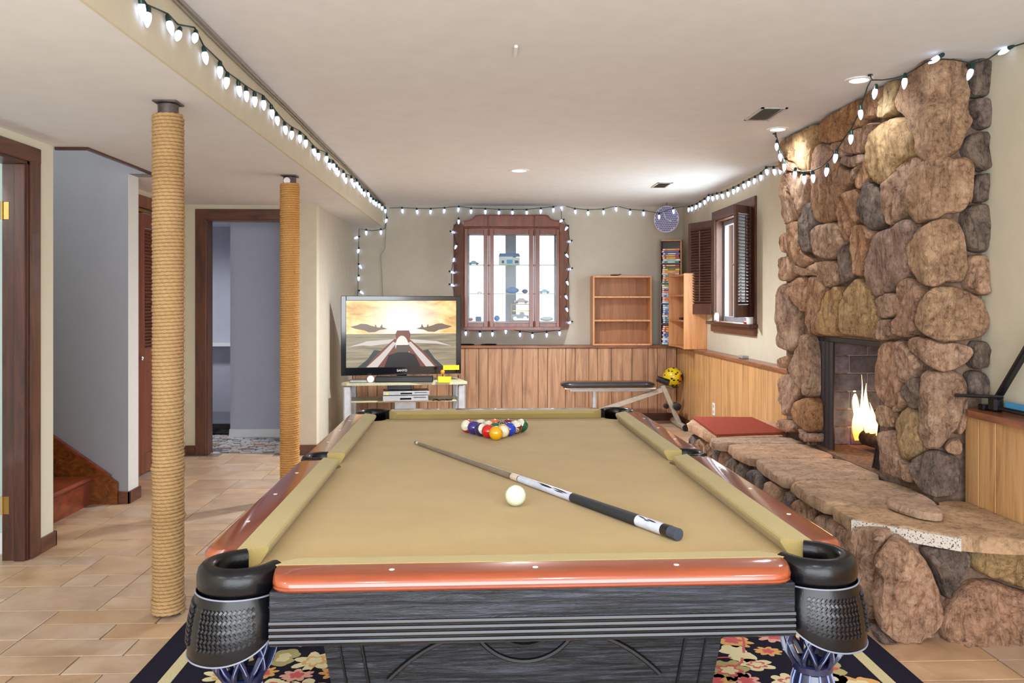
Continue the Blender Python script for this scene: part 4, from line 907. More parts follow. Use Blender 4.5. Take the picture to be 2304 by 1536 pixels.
stones = [
 (A_([(235, 925), (300, 872), (440, 805), (535, 755), (545, 830), (512, 930), (500, 1090), (480, 1178), (425, 1172), (345, 1085), (250, 1030)]), y_),
 (A_([(225, 1040), (330, 1082), (400, 1130), (425, 1178), (330, 1160), (235, 1170)]), o_),
 (A_([(552, 748), (700, 672), (830, 582), (935, 535), (965, 690), (945, 765), (850, 820), (780, 895), (680, 935), (565, 912), (545, 840)]), o_),
 (A_([(965, 525), (1060, 455), (1135, 425), (1100, 560), (1068, 640), (1055, 700), (980, 730), (935, 690), (945, 600)]), o_),
 (A_([(1142, 418), (1235, 372), (1255, 430), (1225, 560), (1232, 655), (1150, 700), (1080, 712), (1075, 645), (1112, 540)]), y_),
 (A_([(1480, 195), (1560, 192), (1640, 192), (1800, 232), (1812, 500), (1802, 680), (1850, 740), (1785, 880), (1725, 1000), (1650, 1050), (1560, 1060), (1490, 1090), (1400, 1030), (1402, 900), (1345, 780), (1325, 700), (1240, 655), (1232, 560), (1262, 420), (1330, 340), (1430, 250)]), s),
 (A_([(1235, 695), (1320, 745), (1370, 840), (1395, 930), (1380, 1030), (1300, 1080), (1240, 1140), (1200, 1230), (1150, 1290), (1070, 1280), (1003, 1210), (972, 1080), (988, 930), (1022, 830), (1110, 745)]), y_),
 (A_([(1040, 738), (1005, 800), (975, 905), (955, 995), (900, 1020), (800, 1008), (750, 955), (782, 890), (850, 835), (950, 775)]), s),
 (A_([(768, 1025), (860, 1045), (950, 1010), (952, 1085), (890, 1130), (820, 1132), (768, 1095)]), s),
 (AB([(515, 935), (640, 945), (690, 985), (740, 1080), (765, 1140), (860, 1170), (872, 1245), (770, 1335), (745, 1440)], [(710, 190), (640, 235), (570, 230), (512, 180), (492, 50)])[:], o_),
 (AB([(232, 1190), (330, 1165), (420, 1185), (475, 1205), (470, 1300), (452, 1450)], [(440, 90), (400, 195), (340, 212), (272, 262), (245, 200)])[:], s),
 (A_([(965, 1050), (985, 1130), (992, 1215), (960, 1290), (920, 1325), (885, 1262), (902, 1130)]), o_),
 (AB([(790, 1345), (900, 1310), (922, 1380), (905, 1500)], [(905, 100), (925, 200), (872, 262), (850, 340), (845, 405), (782, 370), (722, 250), (728, 130), (752, 0)]), o_),
 (AB([(980, 1250), (1060, 1295), (1110, 1370), (1108, 1500)], [(1130, 235), (1040, 310), (960, 242), (905, 100), (915, -40)]), g_),
 (AB([(1420, 1065), (1450, 1110), (1440, 1200), (1380, 1300), (1340, 1385), (1330, 1500)], [(1322, 120), (1222, 232), (1172, 262), (1125, 200), (1110, 40), (1125, -90), (1205, -160), (1290, -280), (1350, -350)]), s),
 (AB([(1690, 1070), (1800, 1045), (1850, 1100), (1848, 1350), (1822, 1480)], [(1830, 30), (1760, 150), (1640, 142), (1570, 190), (1480, 200), (1402, 245), (1340, 172), (1336, 60), (1345, -80), (1385, -205), (1460, -320), (1560, -400)]), s),
 (A_([(1830, 290), (1850, 215), (1990, 205), (2012, 390), (2002, 520), (1850, 528), (1832, 420)]), g_),
 (A_([(1870, 545), (2002, 540), (2008, 790), (1930, 805), (1862, 745), (1905, 690), (1845, 640), (1820, 600)]), g_),
 (A_([(1860, 840), (2005, 815), (2018, 980), (2015, 1130), (1940, 1170), (1862, 1120), (1790, 1020), (1780, 930)]), g_),
 (A_([(1870, 1200), (2000, 1180), (2005, 1400), (1940, 1435), (1862, 1420), (1848, 1300)]), g_),
 (B_([(1790, 120), (1900, 70), (2000, 80), (2000, 250), (1975, 490), (1890, 480), (1800, 450), (1772, 250)]), g_),
 (B_([(1812, 520), (1985, 500), (1985, 700), (1978, 860), (1880, 840), (1785, 770), (1810, 640)]), s),
 (B_([(228, 380), (265, 312), (300, 330), (305, 440), (300, 495), (250, 490)]), s),
 (B_([(212, 540), (290, 515), (350, 560), (342, 640), (320, 705), (300, 738), (222, 728), (208, 640)]), s),
 (B_([(280, 262), (340, 220), (392, 230), (400, 400), (430, 490), (520, 560), (440, 625), (365, 590), (320, 500), (300, 380)]), o_),
 (B_([(455, 60), (490, 60), (545, 240), (500, 300), (490, 480), (440, 488), (402, 420), (405, 220)]), g_),
 (B_([(560, 250), (640, 235), (712, 232), (762, 300), (790, 400), (742, 500), (682, 550), (620, 545), (512, 492), (496, 380), (510, 290)]), s),
 (B_([(350, 585), (440, 635), (530, 575), (600, 560), (725, 560), (738, 738), (650, 792), (600, 765), (560, 690), (480, 682), (405, 690), (358, 660)]), s),
 (B_([(750, 440), (800, 410), (862, 420), (862, 560), (852, 680), (800, 742), (765, 762), (740, 600)]), g_),
 (B_([(870, 262), (935, 240), (988, 330), (1002, 460), (975, 560), (960, 672), (892, 700), (862, 560), (866, 400)]), o_),
 (B_([(1040, 330), (1150, 292), (1230, 275), (1290, 200), (1345, 205), (1382, 262), (1342, 420), (1342, 600), (1322, 672), (1260, 780), (1160, 822), (1050, 872), (1000, 815), (972, 700), (976, 600), (1002, 500), (1012, 420)]), p_),
 (B_([(1540, 205), (1660, 190), (1740, 240), (1772, 350), (1790, 480), (1802, 640), (1762, 742), (1620, 742), (1560, 782), (1430, 762), (1385, 680), (1348, 560), (1350, 420), (1402, 310)]), s),
 (B_([(370, 705), (450, 700), (474, 760), (480, 880), (452, 1012), (402, 962), (332, 882), (300, 782)]), s),
 (B_([(212, 770), (292, 748), (312, 872), (382, 982), (392, 1062), (364, 1150), (380, 1262), (330, 1342), (240, 1322), (200, 1272), (202, 1000)]), s),
 (B_([(485, 695), (560, 695), (636, 800), (612, 862), (592, 1000), (562, 1100), (550, 1196), (500, 1202), (452, 1140), (462, 1000), (484, 862)]), o_),
 (B_([(655, 812), (728, 772), (762, 850), (748, 1000), (742, 1196), (620, 1200), (556, 1182), (574, 1060), (604, 900)]), y_),
 (B_([(872, 722), (902, 702), (950, 762), (1012, 832), (1042, 922), (1080, 1060), (1062, 1182), (1022, 1222), (902, 1206), (762, 1190), (752, 1052), (772, 922), (812, 802)]), y_),
 (B_([(1062, 880), (1180, 832), (1250, 848), (1256, 1010), (1182, 1050), (1090, 1056), (1052, 962)]), s),
 (B_([(1290, 722), (1330, 692), (1402, 762), (1452, 832), (1438, 902), (1400, 1002), (1390, 1142), (1332, 1226), (1232, 1202), (1198, 1150), (1252, 1020), (1264, 862), (1272, 782)]), s),
 (B_([(1095, 1072), (1226, 1054), (1204, 1150), (1190, 1232), (1112, 1242), (1042, 1226), (1062, 1150)]), s),
 (B_([(1540, 782), (1700, 777), (1832, 832), (1962, 902), (1986, 1060), (1962, 1192), (1832, 1232), (1682, 1242), (1602, 1256), (1482, 1202), (1402, 1130), (1412, 1000), (1452, 862)]), s),
 (C_([(402, 42), (470, 60), (498, 200), (500, 400), (500, 562), (460, 582), (402, 502), (350, 420), (312, 340), (340, 240), (375, 160)]), s),
 (C_([(212, 270), (300, 212), (322, 262), (302, 342), (222, 332)]), s),
 (C_([(262, 380), (330, 392), (402, 522), (384, 590), (340, 652), (330, 742), (272, 742), (232, 600), (214, 450)]), s),
 (C_([(402, 602), (500, 582), (518, 682), (520, 862), (482, 888), (392, 832), (342, 772), (346, 642)]), o_),
 (C_([(214, 772), (330, 776), (384, 842), (352, 895), (272, 872), (205, 830)]), s),
 (C_([(372, 845), (450, 892), (522, 892), (524, 960), (482, 976), (402, 928)]), s),
 (C_([(1112, 112), (1228, 102), (1242, 200), (1292, 392), (1290, 482), (1282, 620), (1222, 690), (1142, 640), (1082, 562), (1057, 402), (1072, 252)]), s),
 (C_([(1252, 87), (1322, 122), (1402, 242), (1430, 322), (1382, 382), (1370, 462), (1302, 482), (1266, 400), (1282, 302), (1246, 182)]), s),
 (C_([(1402, 57), (1482, 82), (1602, 130), (1722, 112), (1832, 152), (1850, 212), (1802, 290), (1702, 350), (1602, 372), (1502, 322), (1422, 246), (1334, 132)]), s),
 (C_([(1078, 652), (1180, 650), (1234, 732), (1240, 822), (1182, 848), (1102, 842), (1068, 742)]), s),
 (C_([(1382, 402), (1418, 442), (1448, 562), (1438, 682), (1372, 690), (1322, 602), (1294, 522)]), g_),
 (C_([(1320, 655), (1400, 702), (1422, 802), (1430, 962), (1448, 1040), (1402, 1088), (1330, 1130), (1272, 1080), (1252, 950), (1234, 782)]), y_),
 (C_([(1442, 352), (1562, 375), (1702, 362), (1790, 422), (1802, 562), (1752, 652), (1750, 762), (1702, 862), (1642, 942), (1590, 1030), (1472, 1020), (1424, 960), (1430, 802), (1448, 602)]), s),
 (C_([(1850, 105), (1980, 105), (1988, 230), (1975, 320), (1880, 345), (1832, 300)]), g_),
 (C_([(1812, 370), (1900, 352), (1975, 400), (1982, 560), (1920, 572), (1805, 565)]), g_),
 (C_([(1112, 872), (1230, 862), (1252, 962), (1272, 1100), (1358, 1182), (1366, 1330), (1252, 1288), (1132, 1230), (1092, 1100), (1086, 962)]), s),
 (C_([(1472, 1042), (1602, 1052), (1736, 1102), (1752, 1202), (1728, 1352), (1680, 1418), (1562, 1442), (1462, 1400), (1382, 1290), (1368, 1162), (1402, 1092)]), g_),
 (C_([(1660, 960), (1742, 925), (1748, 1078), (1645, 1060), (1612, 1015)]), s),
 (C_([(1290, 520), (1320, 610), (1330, 640), (1245, 720), (1232, 690), (1285, 625)]), s),
 (C_([(1740, 770), (1755, 660), (1800, 580), (1800, 700), (1752, 900), (1720, 900)]), s),
 (A_([(560, 925), (690, 945), (760, 895), (790, 1015), (765, 1060), (700, 965)]), s),
 (A_([(880, 1150), (960, 1100), (905, 1150), (882, 1250), (870, 1190)]), s),
 (B_([(925, 245), (975, 260), (1035, 320), (1010, 400), (995, 330)]), s),
]
for i, (pl, mt) in enumerate(stones): stone(pl, SF, mt, fp, hgt=.032, seed=i+1)
# mortar between stones bulges a little: flat core shows as recessed joints
# firebox lined with bricks
fb = MB()
XI = 2.80
fb.box(2.07, FY1+.002, FZ0, XI, FY1+.10, 1.22).box(2.07, FY0-.10, FZ0, XI, FY0-.002, 1.22).box(XI, FY0-.1, FZ0, XI+.08, FY1+.1, 1.22).box(2.07, FY0-.1, FZ0-.06, XI+.08, FY1+.1, FZ0-.001).box(2.07, FY0-.1, 1.15, XI+.08, FY1+.1, 1.22)
fbo = fb.build('firebox', M('pale_fire_mortar', (150, 140, 140), .9), fp)
m_brick = M('sooty_firebrick', (98, 94, 104), .9, var=.25, scale=14, bump=.3, objvar=.3, rnd=5)
for row in range(7):
    z0 = FZ0+.004+row*.112; x = 2.075-(.11 if row % 2 else 0)
    while x < XI-.01:
        x1 = min(XI, x+.225)
        if x1-max(x, 2.075) > .03: B(max(x, 2.075), FY1-.006, z0, x1-.008, FY1+.004, min(1.15, z0+.104), bev=.003).build('brick', m_brick, fbo)
        x += .225
for row in range(7):
    z0 = FZ0+.004+row*.112; y = FY0-(.11 if row % 2 else 0)
    while y < FY1-.02:
        y1 = min(FY1-.01, y+.225)
        if y1-max(y, FY0) > .03: B(XI-.008, max(y, FY0), z0, XI+.002, y1-.008, min(1.15, z0+.104), bev=.003).build('brick', m_brick, fbo)
        y += .225
m_mesh = M('dark_fire_curtain', (62, 54, 56), .45, metal=.5, var=.2, scale=200)
def curt(y0, y1, z0, z1, amp, top=1.0, yc=None):
    def f(u, v):
        k = 1 if top == 1 else (top+(1-top)*(1-v)**1.6); ym = (y0+y1)/2 if yc is None else yc
        return (2.085+amp*math.sin(u*2*pi*4.5), ym+((y0+(y1-y0)*u)-ym)*k, z0+(z1-z0)*v)
    g = MB().grid(f, 60, 8); o = g.build('fire_curtain', m_mesh, fp, smooth=True, fix=False); return o
curt(4.845, 5.09, FZ0+.01, FZ1, .014)
curt(4.215, 4.36, FZ0+.01, .80, .012, top=.15, yc=4.235)
B(2.075, FY0, FZ1-.035, 2.10, FY1, FZ1, bev=.004).build('curtain_rail', m_black, fp)
m_log = M('charred_log', (70, 50, 40), .95, var=.4, scale=30, bump=.8)
for a, b_, r in (((2.35, 4.35, .50), (2.33, 4.95, .50), .045), ((2.46, 4.30, .505), (2.45, 4.9, .50), .05), ((2.28, 4.5, .575), (2.55, 4.75, .585), .038)):
    A = Vector(a); Bv = Vector(b_); pts = [A+(Bv-A)*q/8+Vector((0, 0, .008*noise.noise(Vector((q, r*90, 0))))) for q in range(9)]
    MB().tube(pts, [r*(1+.12*noise.noise(Vector((q*1.7, r*70, 3)))) for q in range(9)], 12).build('log', m_log, fp, smooth=60)
k = NT('flame'); ge = k.n('ShaderNodeNewGeometry'); sp = k.n('ShaderNodeSeparateXYZ'); k.l(ge.outputs['Position'], sp.inputs[0])
mr = k.n('ShaderNodeMapRange'); mr.inputs['From Min'].default_value = .5; mr.inputs['From Max'].default_value = 1.02; k.l(sp.outputs['Z'], mr.inputs['Value'])
lw = k.n('ShaderNodeLayerWeight'); lw.inputs['Blend'].default_value = .35
c1 = k.ramp(mr.outputs[0], [(0, (255, 130, 50)), (.2, (255, 214, 150)), (.6, (255, 224, 160)), (1, (255, 170, 90))])
em = k.n('ShaderNodeEmission'); em.inputs[1].default_value = 3.2; k.l(c1, em.inputs[0]); tr0 = k.n('ShaderNodeBsdfTransparent'); mx = k.n('ShaderNodeMixShader')
mm = k.n('ShaderNodeMath', operation='POWER'); mm.inputs[1].default_value = 1.2; k.l(lw.outputs['Facing'], mm.inputs[0]); k.l(mm.outputs[0], mx.inputs[0]); k.l(em.outputs[0], mx.inputs[1]); k.l(tr0.outputs[0], mx.inputs[2]); k.l(mx.outputs[0], k.t.nodes['Material Output'].inputs[0])
m_flame = k.m
fire = MB()
for (u0, v0, u1, v1, r) in ((1934, 975, 1916, 815, .026), (1952, 985, 1950, 862, .030), (1968, 985, 1957, 905, .028), (1921, 975, 1914, 902, .016), (1942, 985, 1936, 842, .012), (1912, 985, 1908, 935, .02), (1976, 990, 1972, 940, .02), (1960, 990, 1946, 885, .034), (1928, 990, 1926, 910, .03), (1984, 1000, 1980, 965, .016), (1905, 985, 1903, 950, .014)):
    X_ = 2.33; a = P(u0, v0, x=X_); b = P(u1, v1, x=X_); n = 14; pts = []; rs = []
    for q in range(n+1):
        f = q/n; pts.append(a+(b-a)*f+Vector((0, math.sin(f*5+u0)*.010*(1+f), 0))); rs.append(max(.0008, r*(math.sin(pi*min(1, f*.75+.22))**1.3)*(1-f*.55) if f < .98 else .0008))
    fire.tube(pts, rs, 10)
fire.build('flames', m_flame, fp, smooth=True, fix=False)
lamp('fire_light', 'POINT', (2.28, 4.62, .72), 2.5, (1, .62, .36), .08)

# ---------------------------------------------------------------- raised hearth
he = thing('raised_hearth', 'raised flagstone hearth bench with fieldstone base running along the right wall', 'hearth', (1.9, 4.7, 0))
MB().prism([(1.60, 6.20), (1.60, 3.36), (1.66, 3.20), (XP-.002, 3.20), (XP-.002, 3.655), (2.02, 3.66), (2.02, 5.60), (XP-.002, 5.60), (XP-.002, 6.20)], 'xy', .0, .385).build('mortar_core', m_mortar, he, tri=True)
SH = surf(1.575, 3.165)
def D_(pts): return [(1500+a/2.4154, 900+b/2.4154) for a, b in pts]
hs = [([(945, 672), (1040, 672), (1150, 700), (1205, 738), (1165, 830), (1138, 960), (1142, 1100), (1122, 1185), (1062, 1170), (1045, 1000), (1022, 900), (962, 780)], s),
 ([(1215, 738), (1330, 782), (1390, 862), (1440, 962), (1482, 1100), (1490, 1180), (1452, 1262), (1352, 1318), (1232, 1300), (1162, 1200), (1142, 1060), (1142, 932), (1172, 822)], s),
 ([(1395, 795), (1520, 790), (1636, 800), (1612, 920), (1562, 1030), (1520, 1078), (1492, 1040), (1452, 922), (1402, 852)], g_),
 ([(1652, 800), (1800, 790), (2050, 785), (2060, 1020), (1942, 1020), (1850, 988), (1742, 958), (1645, 900)], y_),
 ([(1640, 988), (1780, 984), (1902, 1035), (2040, 1060), (2050, 1290), (1942, 1308), (1802, 1328), (1682, 1342), (1562, 1326), (1502, 1290), (1494, 1200), (1532, 1110)], s),
 ([(1120, 1195), (1165, 1215), (1230, 1305), (1300, 1325), (1260, 1335), (1180, 1300)], g_)]
for i, (pl, mt) in enumerate(hs): stone(D_(pl), SH, mt, he, hgt=.042, seed=100+i, rough=1.6)
# long front face: stones set side by side
rh = random.Random(12); y = 6.16
def plane_stone(y0, y1, z0, z1, i):
    pts = []; n = 9; cy, cz = (y0+y1)/2, (z0+z1)/2
    for q in range(n):
        a = 2*pi*q/n; k_ = rh.uniform(.92, 1.08)
        sx_, sz_ = math.copysign(abs(math.cos(a))**.6, math.cos(a)), math.copysign(abs(math.sin(a))**.6, math.sin(a))
        pts.append((cy+sx_*(y1-y0)/2*k_, cz+sz_*(z1-z0)/2*k_))
    stone(pts, lambda a, b: (Vector((1.575, a, b)), Vector((-1, 0, 0))), rh.choice([s, s, g_, s, p_, g_]), he, hgt=.035, n=28, seed=200+i, rough=1.5)
i = 0
while y > 3.50:
    wd = rh.uniform(.15, .30); y1 = max(3.42, y-wd)
    if rh.random() < .4: zc = rh.uniform(.16, .22); plane_stone(y1+.006, y-.006, .015, zc, i); plane_stone(y1+.006, y-.006, zc+.01, .368, i+50)
    else: plane_stone(y1+.006, y-.006, .015, .368, i)
    y = y1; i += 1
for q, x0 in enumerate((1.68, 1.90)):   # far end of the bench
    pts = [(x0-.10, .03), (x0+.09, .02), (x0+.10, .35), (x0-.09, .36)]
    stone(pts, lambda a, b: (Vector((a, 6.21, b)), Vector((0, 1, 0))), s, he, hgt=.03, n=24, seed=300+q)
def slab(poly, z0, z1, i, mat=m_slab, parent=he):
    pts = resample(chaikin(poly, 1), 44); cx = sum(p[0] for p in pts)/44; cy = sum(p[1] for p in pts)/44; rr = []
    for (ins, z) in ((.006, z0), (0, z0+.012), (-.001, z1-.012), (.007, z1-.001), (.03, z1), (.12, z1)):
        r = []
        for p in pts:
            d = Vector((cx-p[0], cy-p[1])).normalized(); j = .014*noise.noise(Vector((p[0]*9, p[1]*9, z*60+i))) if z < z1 else 0
            q = Vector(p)+d*(ins+j); r.append((q.x, q.y, z+(.0035*noise.noise(Vector((q.x*4, q.y*4, i))) if z > z0+.02 else 0)))
        rr.append(r)
    return MB().rings(rr).build('flagstone', mat, parent, smooth=45, tri=True)
YB = [6.25, 5.42, P(1643, 997, z=.43).y, P(1707, 1029.6, z=.43).y, P(1786, 1078, z=.43).y, P(1885, 1134, z=.43).y]
XFt = [1.50, 1.49, 1.53, 1.545, 1.53, 1.53]
for q in range(5):
    y1, y0 = YB[q], YB[q+1]; g = .006; bk = XP-.001 if q == 0 else 2.055
    if q == 0: poly = [(1.52, y1), (1.515, y0+g), (1.8, y0+g), (2.02, y0+g+.01), (2.02, 5.60), (XP-.004, 5.61), (XP-.004, y1), (1.85, y1+.01)]
    else: poly = [(XFt[q]+.01, y1-g), (XFt[q]-.01, (y0+y1)/2), (XFt[q+1], y0+g), (1.8, y0+g+.012), (2.055, y0+g-.01), (2.055, y1-g), (1.78, y1-g-.01)]
    slab(poly, .372, .43, q)
edge = P(1918, 1165, z=.43); e2 = P(2165, 1207, z=.43)
c1 = [(1.53, YB[5]-.006), (1.52, 3.42), (edge.x-.01, edge.y-.01), ((edge.x+e2.x)/2, (edge.y+e2.y)/2-.005), (e2.x, e2.y), (2.05, 3.02), (2.12, 3.00), (XP-.003, 3.00), (XP-.003, 3.65), (2.12, 3.655), (2.045, 3.66), (2.05, YB[5]-.016), (1.78, YB[5]-.018)]
slab(c1, .372, .43, 9)
# pale speckled broken edge strip
d_ = (e2-edge).normalized(); nn = Vector((d_.y, -d_.x, 0))
k = NT('speckled_edge'); k.setp(.8); v = k.coords(); f = k.noise(v, 150, 2, .5); k.l(k.ramp(f, [(.36, (70, 64, 62)), (.43, (206, 196, 184))]), k.b.inputs['Base Color']); m_spk = k.m
MB().obox(((edge+e2)/2)+nn*.004-Vector((0, 0, .030)), (e2-edge)/2, nn*.010, (0, 0, .024)).build('broken_edge', m_spk, he)
ls_ = [P(u, v, z=.462) for u, v in D_([(1162, 538), (1335, 490), (1470, 555), (1512, 602), (1510, 640), (1340, 610), (1166, 585)])]
pp = [P(*D_([q])[0], z=.462) for q in ((1162, 540), (1340, 492), (1470, 556), (1515, 632), (1340, 606))]
ls2 = slab([(p.x, p.y) for p in pp], .436, .466, 20, m_slab, None); ls2.name = 'loose_flagstone'
tag(ls2, 'loose thin brown flagstone lying on the near end of the hearth', 'stone')
# red mat
mt_ = [P(1557, 937, z=.445), P(1692, 938, z=.445), P(1768, 972, z=.445), P(1612, 977, z=.445)]
for q in mt_:
    if q.x > XP-.005: q.x = XP-.006
MB().prism([(q.x, q.y) for q in mt_], 'xy', .432, .446).build('hearth_mat', m_redmat)
tag(bpy.data.objects['hearth_mat'], 'small rust red mat on the far end of the stone hearth', 'mat')
# ---------------------------------------------------------------- television on its stand
tc_ = (P(767, 700, y=7.80), P(1037, 700, y=8.02)); dv = tc_[1]-tc_[0]; WT = math.hypot(dv.x, dv.y); TRZ = math.atan2(dv.y, dv.x)
tvc = (tc_[0]+tc_[1])/2
tv = thing('television', 'large flat television showing a sunset scene with jets, on the stand in the left corner', 'television', (tvc.x, tvc.y, .575), TRZ)
hw = WT/2; z0, z1 = .635-.575, 1.385-.575
MB().box(-hw, 0, z0, hw, .03, z1, bev=.006).box(-hw+.12, .03, z0+.1, hw-.12, .09, z1-.12, bev=.02).build('tv_casing', m_blackg, tv, local=True)
bz = .048
MB().box(-hw, -.012, z0, -hw+bz, .001, z1, bev=.004).box(hw-bz, -.012, z0, hw, .001, z1, bev=.004).box(-hw+bz, -.012, z1-.045, hw-bz, .001, z1, bev=.004).box(-hw+bz, -.012, z0, hw-bz, .001, z0+.075, bev=.004).build('bezel', m_blackg, tv, local=True)
sw_, sz0, sz1 = hw-bz, z0+.075, z1-.045
# screen picture: sunset sky, sea, distant jets, foreground aircraft nose - flat shapes on the panel
def em(name, col, st=.85):
    k = NT(name); k.b.inputs['Base Color'].default_value = (0, 0, 0, 1); k.b.inputs['Emission Color'].default_value = lin(col); k.b.inputs['Emission Strength'].default_value = st; k.b.inputs['Roughness'].default_value = .25; return k.m
k = NT('screen_picture'); tcn = k.n('ShaderNodeTexCoord'); spn = k.n('ShaderNodeSeparateXYZ'); k.l(tcn.outputs['Object'], spn.inputs[0])
zz = k.n('ShaderNodeMapRange'); zz.inputs['From Min'].default_value = sz0; zz.inputs['From Max'].default_value = sz1; k.l(spn.outputs['Z'], zz.inputs['Value'])
mp = k.n('ShaderNodeMapping'); mp.inputs['Scale'].default_value = (2.2, 1, 5); k.l(tcn.outputs['Object'], mp.inputs['Vector']); nz = k.noise(mp.outputs[0], 1.6, 5, .6, .6)
sky = k.ramp(nz, [(.35, (186, 136, 84)), (.5, (232, 190, 120)), (.65, (255, 226, 166))])
vd = k.n('ShaderNodeVectorMath', operation='DISTANCE'); vd.inputs[1].default_value = (.02, 0, sz0+(sz1-sz0)*.66)
mp2 = k.n('ShaderNodeMapping'); mp2.inputs['Scale'].default_value = (.85, 0, 1); k.l(tcn.outputs['Object'], mp2.inputs['Vector']); k.l(mp2.outputs[0], vd.inputs[0])
glr = k.n('ShaderNodeMapRange'); glr.inputs['From Min'].default_value = .05; glr.inputs['From Max'].default_value = .34; glr.inputs['To Min'].default_value = 1; glr.inputs['To Max'].default_value = 0; k.l(vd.outputs['Value'], glr.inputs['Value'])
sky2 = k.mix(sky, (1, .97, .88, 1), glr.outputs[0])
mp3 = k.n('ShaderNodeMapping'); mp3.inputs['Scale'].default_value = (1.5, 1, 26); k.l(tcn.outputs['Object'], mp3.inputs['Vector']); nz2 = k.noise(mp3.outputs[0], 1.5, 4)
sea = k.ramp(nz2, [(.3, (104, 96, 78)), (.7, (170, 156, 128))])
st_ = k.n('ShaderNodeMath', operation='GREATER_THAN'); st_.inputs[1].default_value = .50; k.l(zz.outputs[0], st_.inputs[0])
sea2 = k.mix(sea, (.95, .85, .7, 1), k.n('ShaderNodeValue').outputs[0]); 
fin = k.mix(sea, sky2, st_.outputs[0]); k.b.inputs['Base Color'].default_value = (0, 0, 0, 1); k.l(fin, k.b.inputs['Emission Color']); k.b.inputs['Emission Strength'].default_value = .95; k.b.inputs['Roughness'].default_value = .3
scn = MB().box(-sw_, -.004, sz0, sw_, -.002, sz1).build('screen', k.m, tv, local=True)
def sx(f): return -sw_+2*sw_*f
def sz(f): return sz0+(sz1-sz0)*f
def flat(pts, mat, dpt, name='picture_shape'):
    MB().prism([(sx(a), sz(b)) for a, b in pts], 'xz', -.0045-dpt, -.0042-dpt).build(name, mat, scn, local=True, tri=True)
e_br, e_dk, e_lt, e_md, e_wh, e_gr, e_rd = em('pic_brown', (122, 100, 84)), em('pic_dark', (34, 30, 34)), em('pic_light', (206, 196, 188)), em('pic_mid', (96, 82, 76)), em('pic_white', (236, 226, 214)), em('pic_green', (58, 64, 60)), em('pic_rust', (120, 70, 56))
for m_ in (0, 1):
    f = (lambda a: a) if not m_ else (lambda a: 1-a)
    o2 = .0 if not m_ else .0
    flat([(f(.035), .61), (f(.10), .635), (f(.13), .655), (f(.18), .65), (f(.22), .625), (f(.255), .61), (f(.26), .65), (f(.275), .60), (f(.30), .595), (f(.32), .65), (f(.325), .60), (f(.37), .575), (f(.30), .56), (f(.26), .53), (f(.20), .525), (f(.16), .555), (f(.08), .58)], e_br, .0001)
flat([(.02, .31), (.15, .37), (.18, .39), (.44, .42), (.56, .42), (.82, .385), (.96, .31), (.82, .345), (.60, .36), (.40, .36), (.22, .32), (.15, .33)], e_lt, .0002)
flat([(.43, .42), (.57, .42), (.86, 0), (.14, 0)], e_rd, .0003)
flat([(.42, .38), (.45, .36), (.28, .0), (.18, .0), (.30, .18)], e_lt, .0004); flat([(.58, .38), (.55, .36), (.72, .0), (.80, .0), (.70, .18)], e_lt, .0004)
flat([(.31, .245), (.25, .26), (.19, .12), (.10, 0), (.17, 0), (.24, .13)], e_gr, .0004); flat([(.69, .245), (.74, .26), (.80, .12), (.88, .0), (.82, 0), (.76, .13)], e_gr, .0004)
flat([(.44, .49), (.455, .55), (.565, .55), (.58, .49), (.57, .42), (.45, .42)], e_rd, .0005)
flat([(.44+.06*(1-math.cos(t)), .30+.17*math.sin(t)) for t in [pi*q/14 for q in range(15)]]+[(.57, .22), (.45, .22)], e_wh, .0006)
flat([(.45, .33), (.56, .33), (.57, .24), (.53, .16), (.48, .16), (.44, .24)], e_md, .0007)
flat([(.46, .22), (.55, .22), (.62, .18), (.67, 0), (.34, 0), (.38, .18)], e_dk, .0008)
text_mesh('logo', 'SANYO', .03, m_white, tv, (0, -.0125, z0+.04), (pi/2, 0, 0))
MB().box(hw-.175, -.0135, z0+.038, hw-.02, -.0125, z0+.082).build('yellow_sticker', m_yel, tv, local=True)
MB().box(-.16, .0, .0, .16, .16, .012, bev=.004).box(-.05, .02, .01, .05, .06, z0+.05, bev=.004).build('tv_foot', m_blackg, tv, local=True)

# stand
sd_ = thing('tv_stand', 'grey metal television stand with greenish shelves in the left corner', 'stand', (tvc.x+.02, tvc.y+.09, 0), TRZ*.5)
W2 = .585
MB().prism([(-W2, -.22), (-W2+.05, -.25), (W2-.05, -.25), (W2, -.22), (W2-.08, .22), (-W2+.08, .22)], 'xy', .55, .575).build('top_shelf', m_standtop, sd_, local=True)
MB().box(-W2+.06, -.2, .385, W2-.06, .18, .40, bev=.003).build('middle_shelf', m_standtop, sd_, local=True)
MB().box(-W2+.06, -.2, .09, W2-.06, .18, .11, bev=.003).build('bottom_shelf', m_standtop, sd_, local=True)
for q in (-1, 1):
    MB().box(q*(W2-.09), -.235, 0, q*(W2-.015), -.20, .549, bev=.012).build('leg', m_alu, sd_, local=True); MB().box(q*(W2-.12), .16, 0, q*(W2-.06), .19, .549, bev=.01).build('leg', m_alu, sd_, local=True)
MB().box(-.10, .10, .12, .11, .13, .38, bev=.004).build('back_panel', m_alu, sd_, local=True)
def on_tv(u, y, z): return Vector((XU(u, y), y, z))
SY = tvc.y-.10
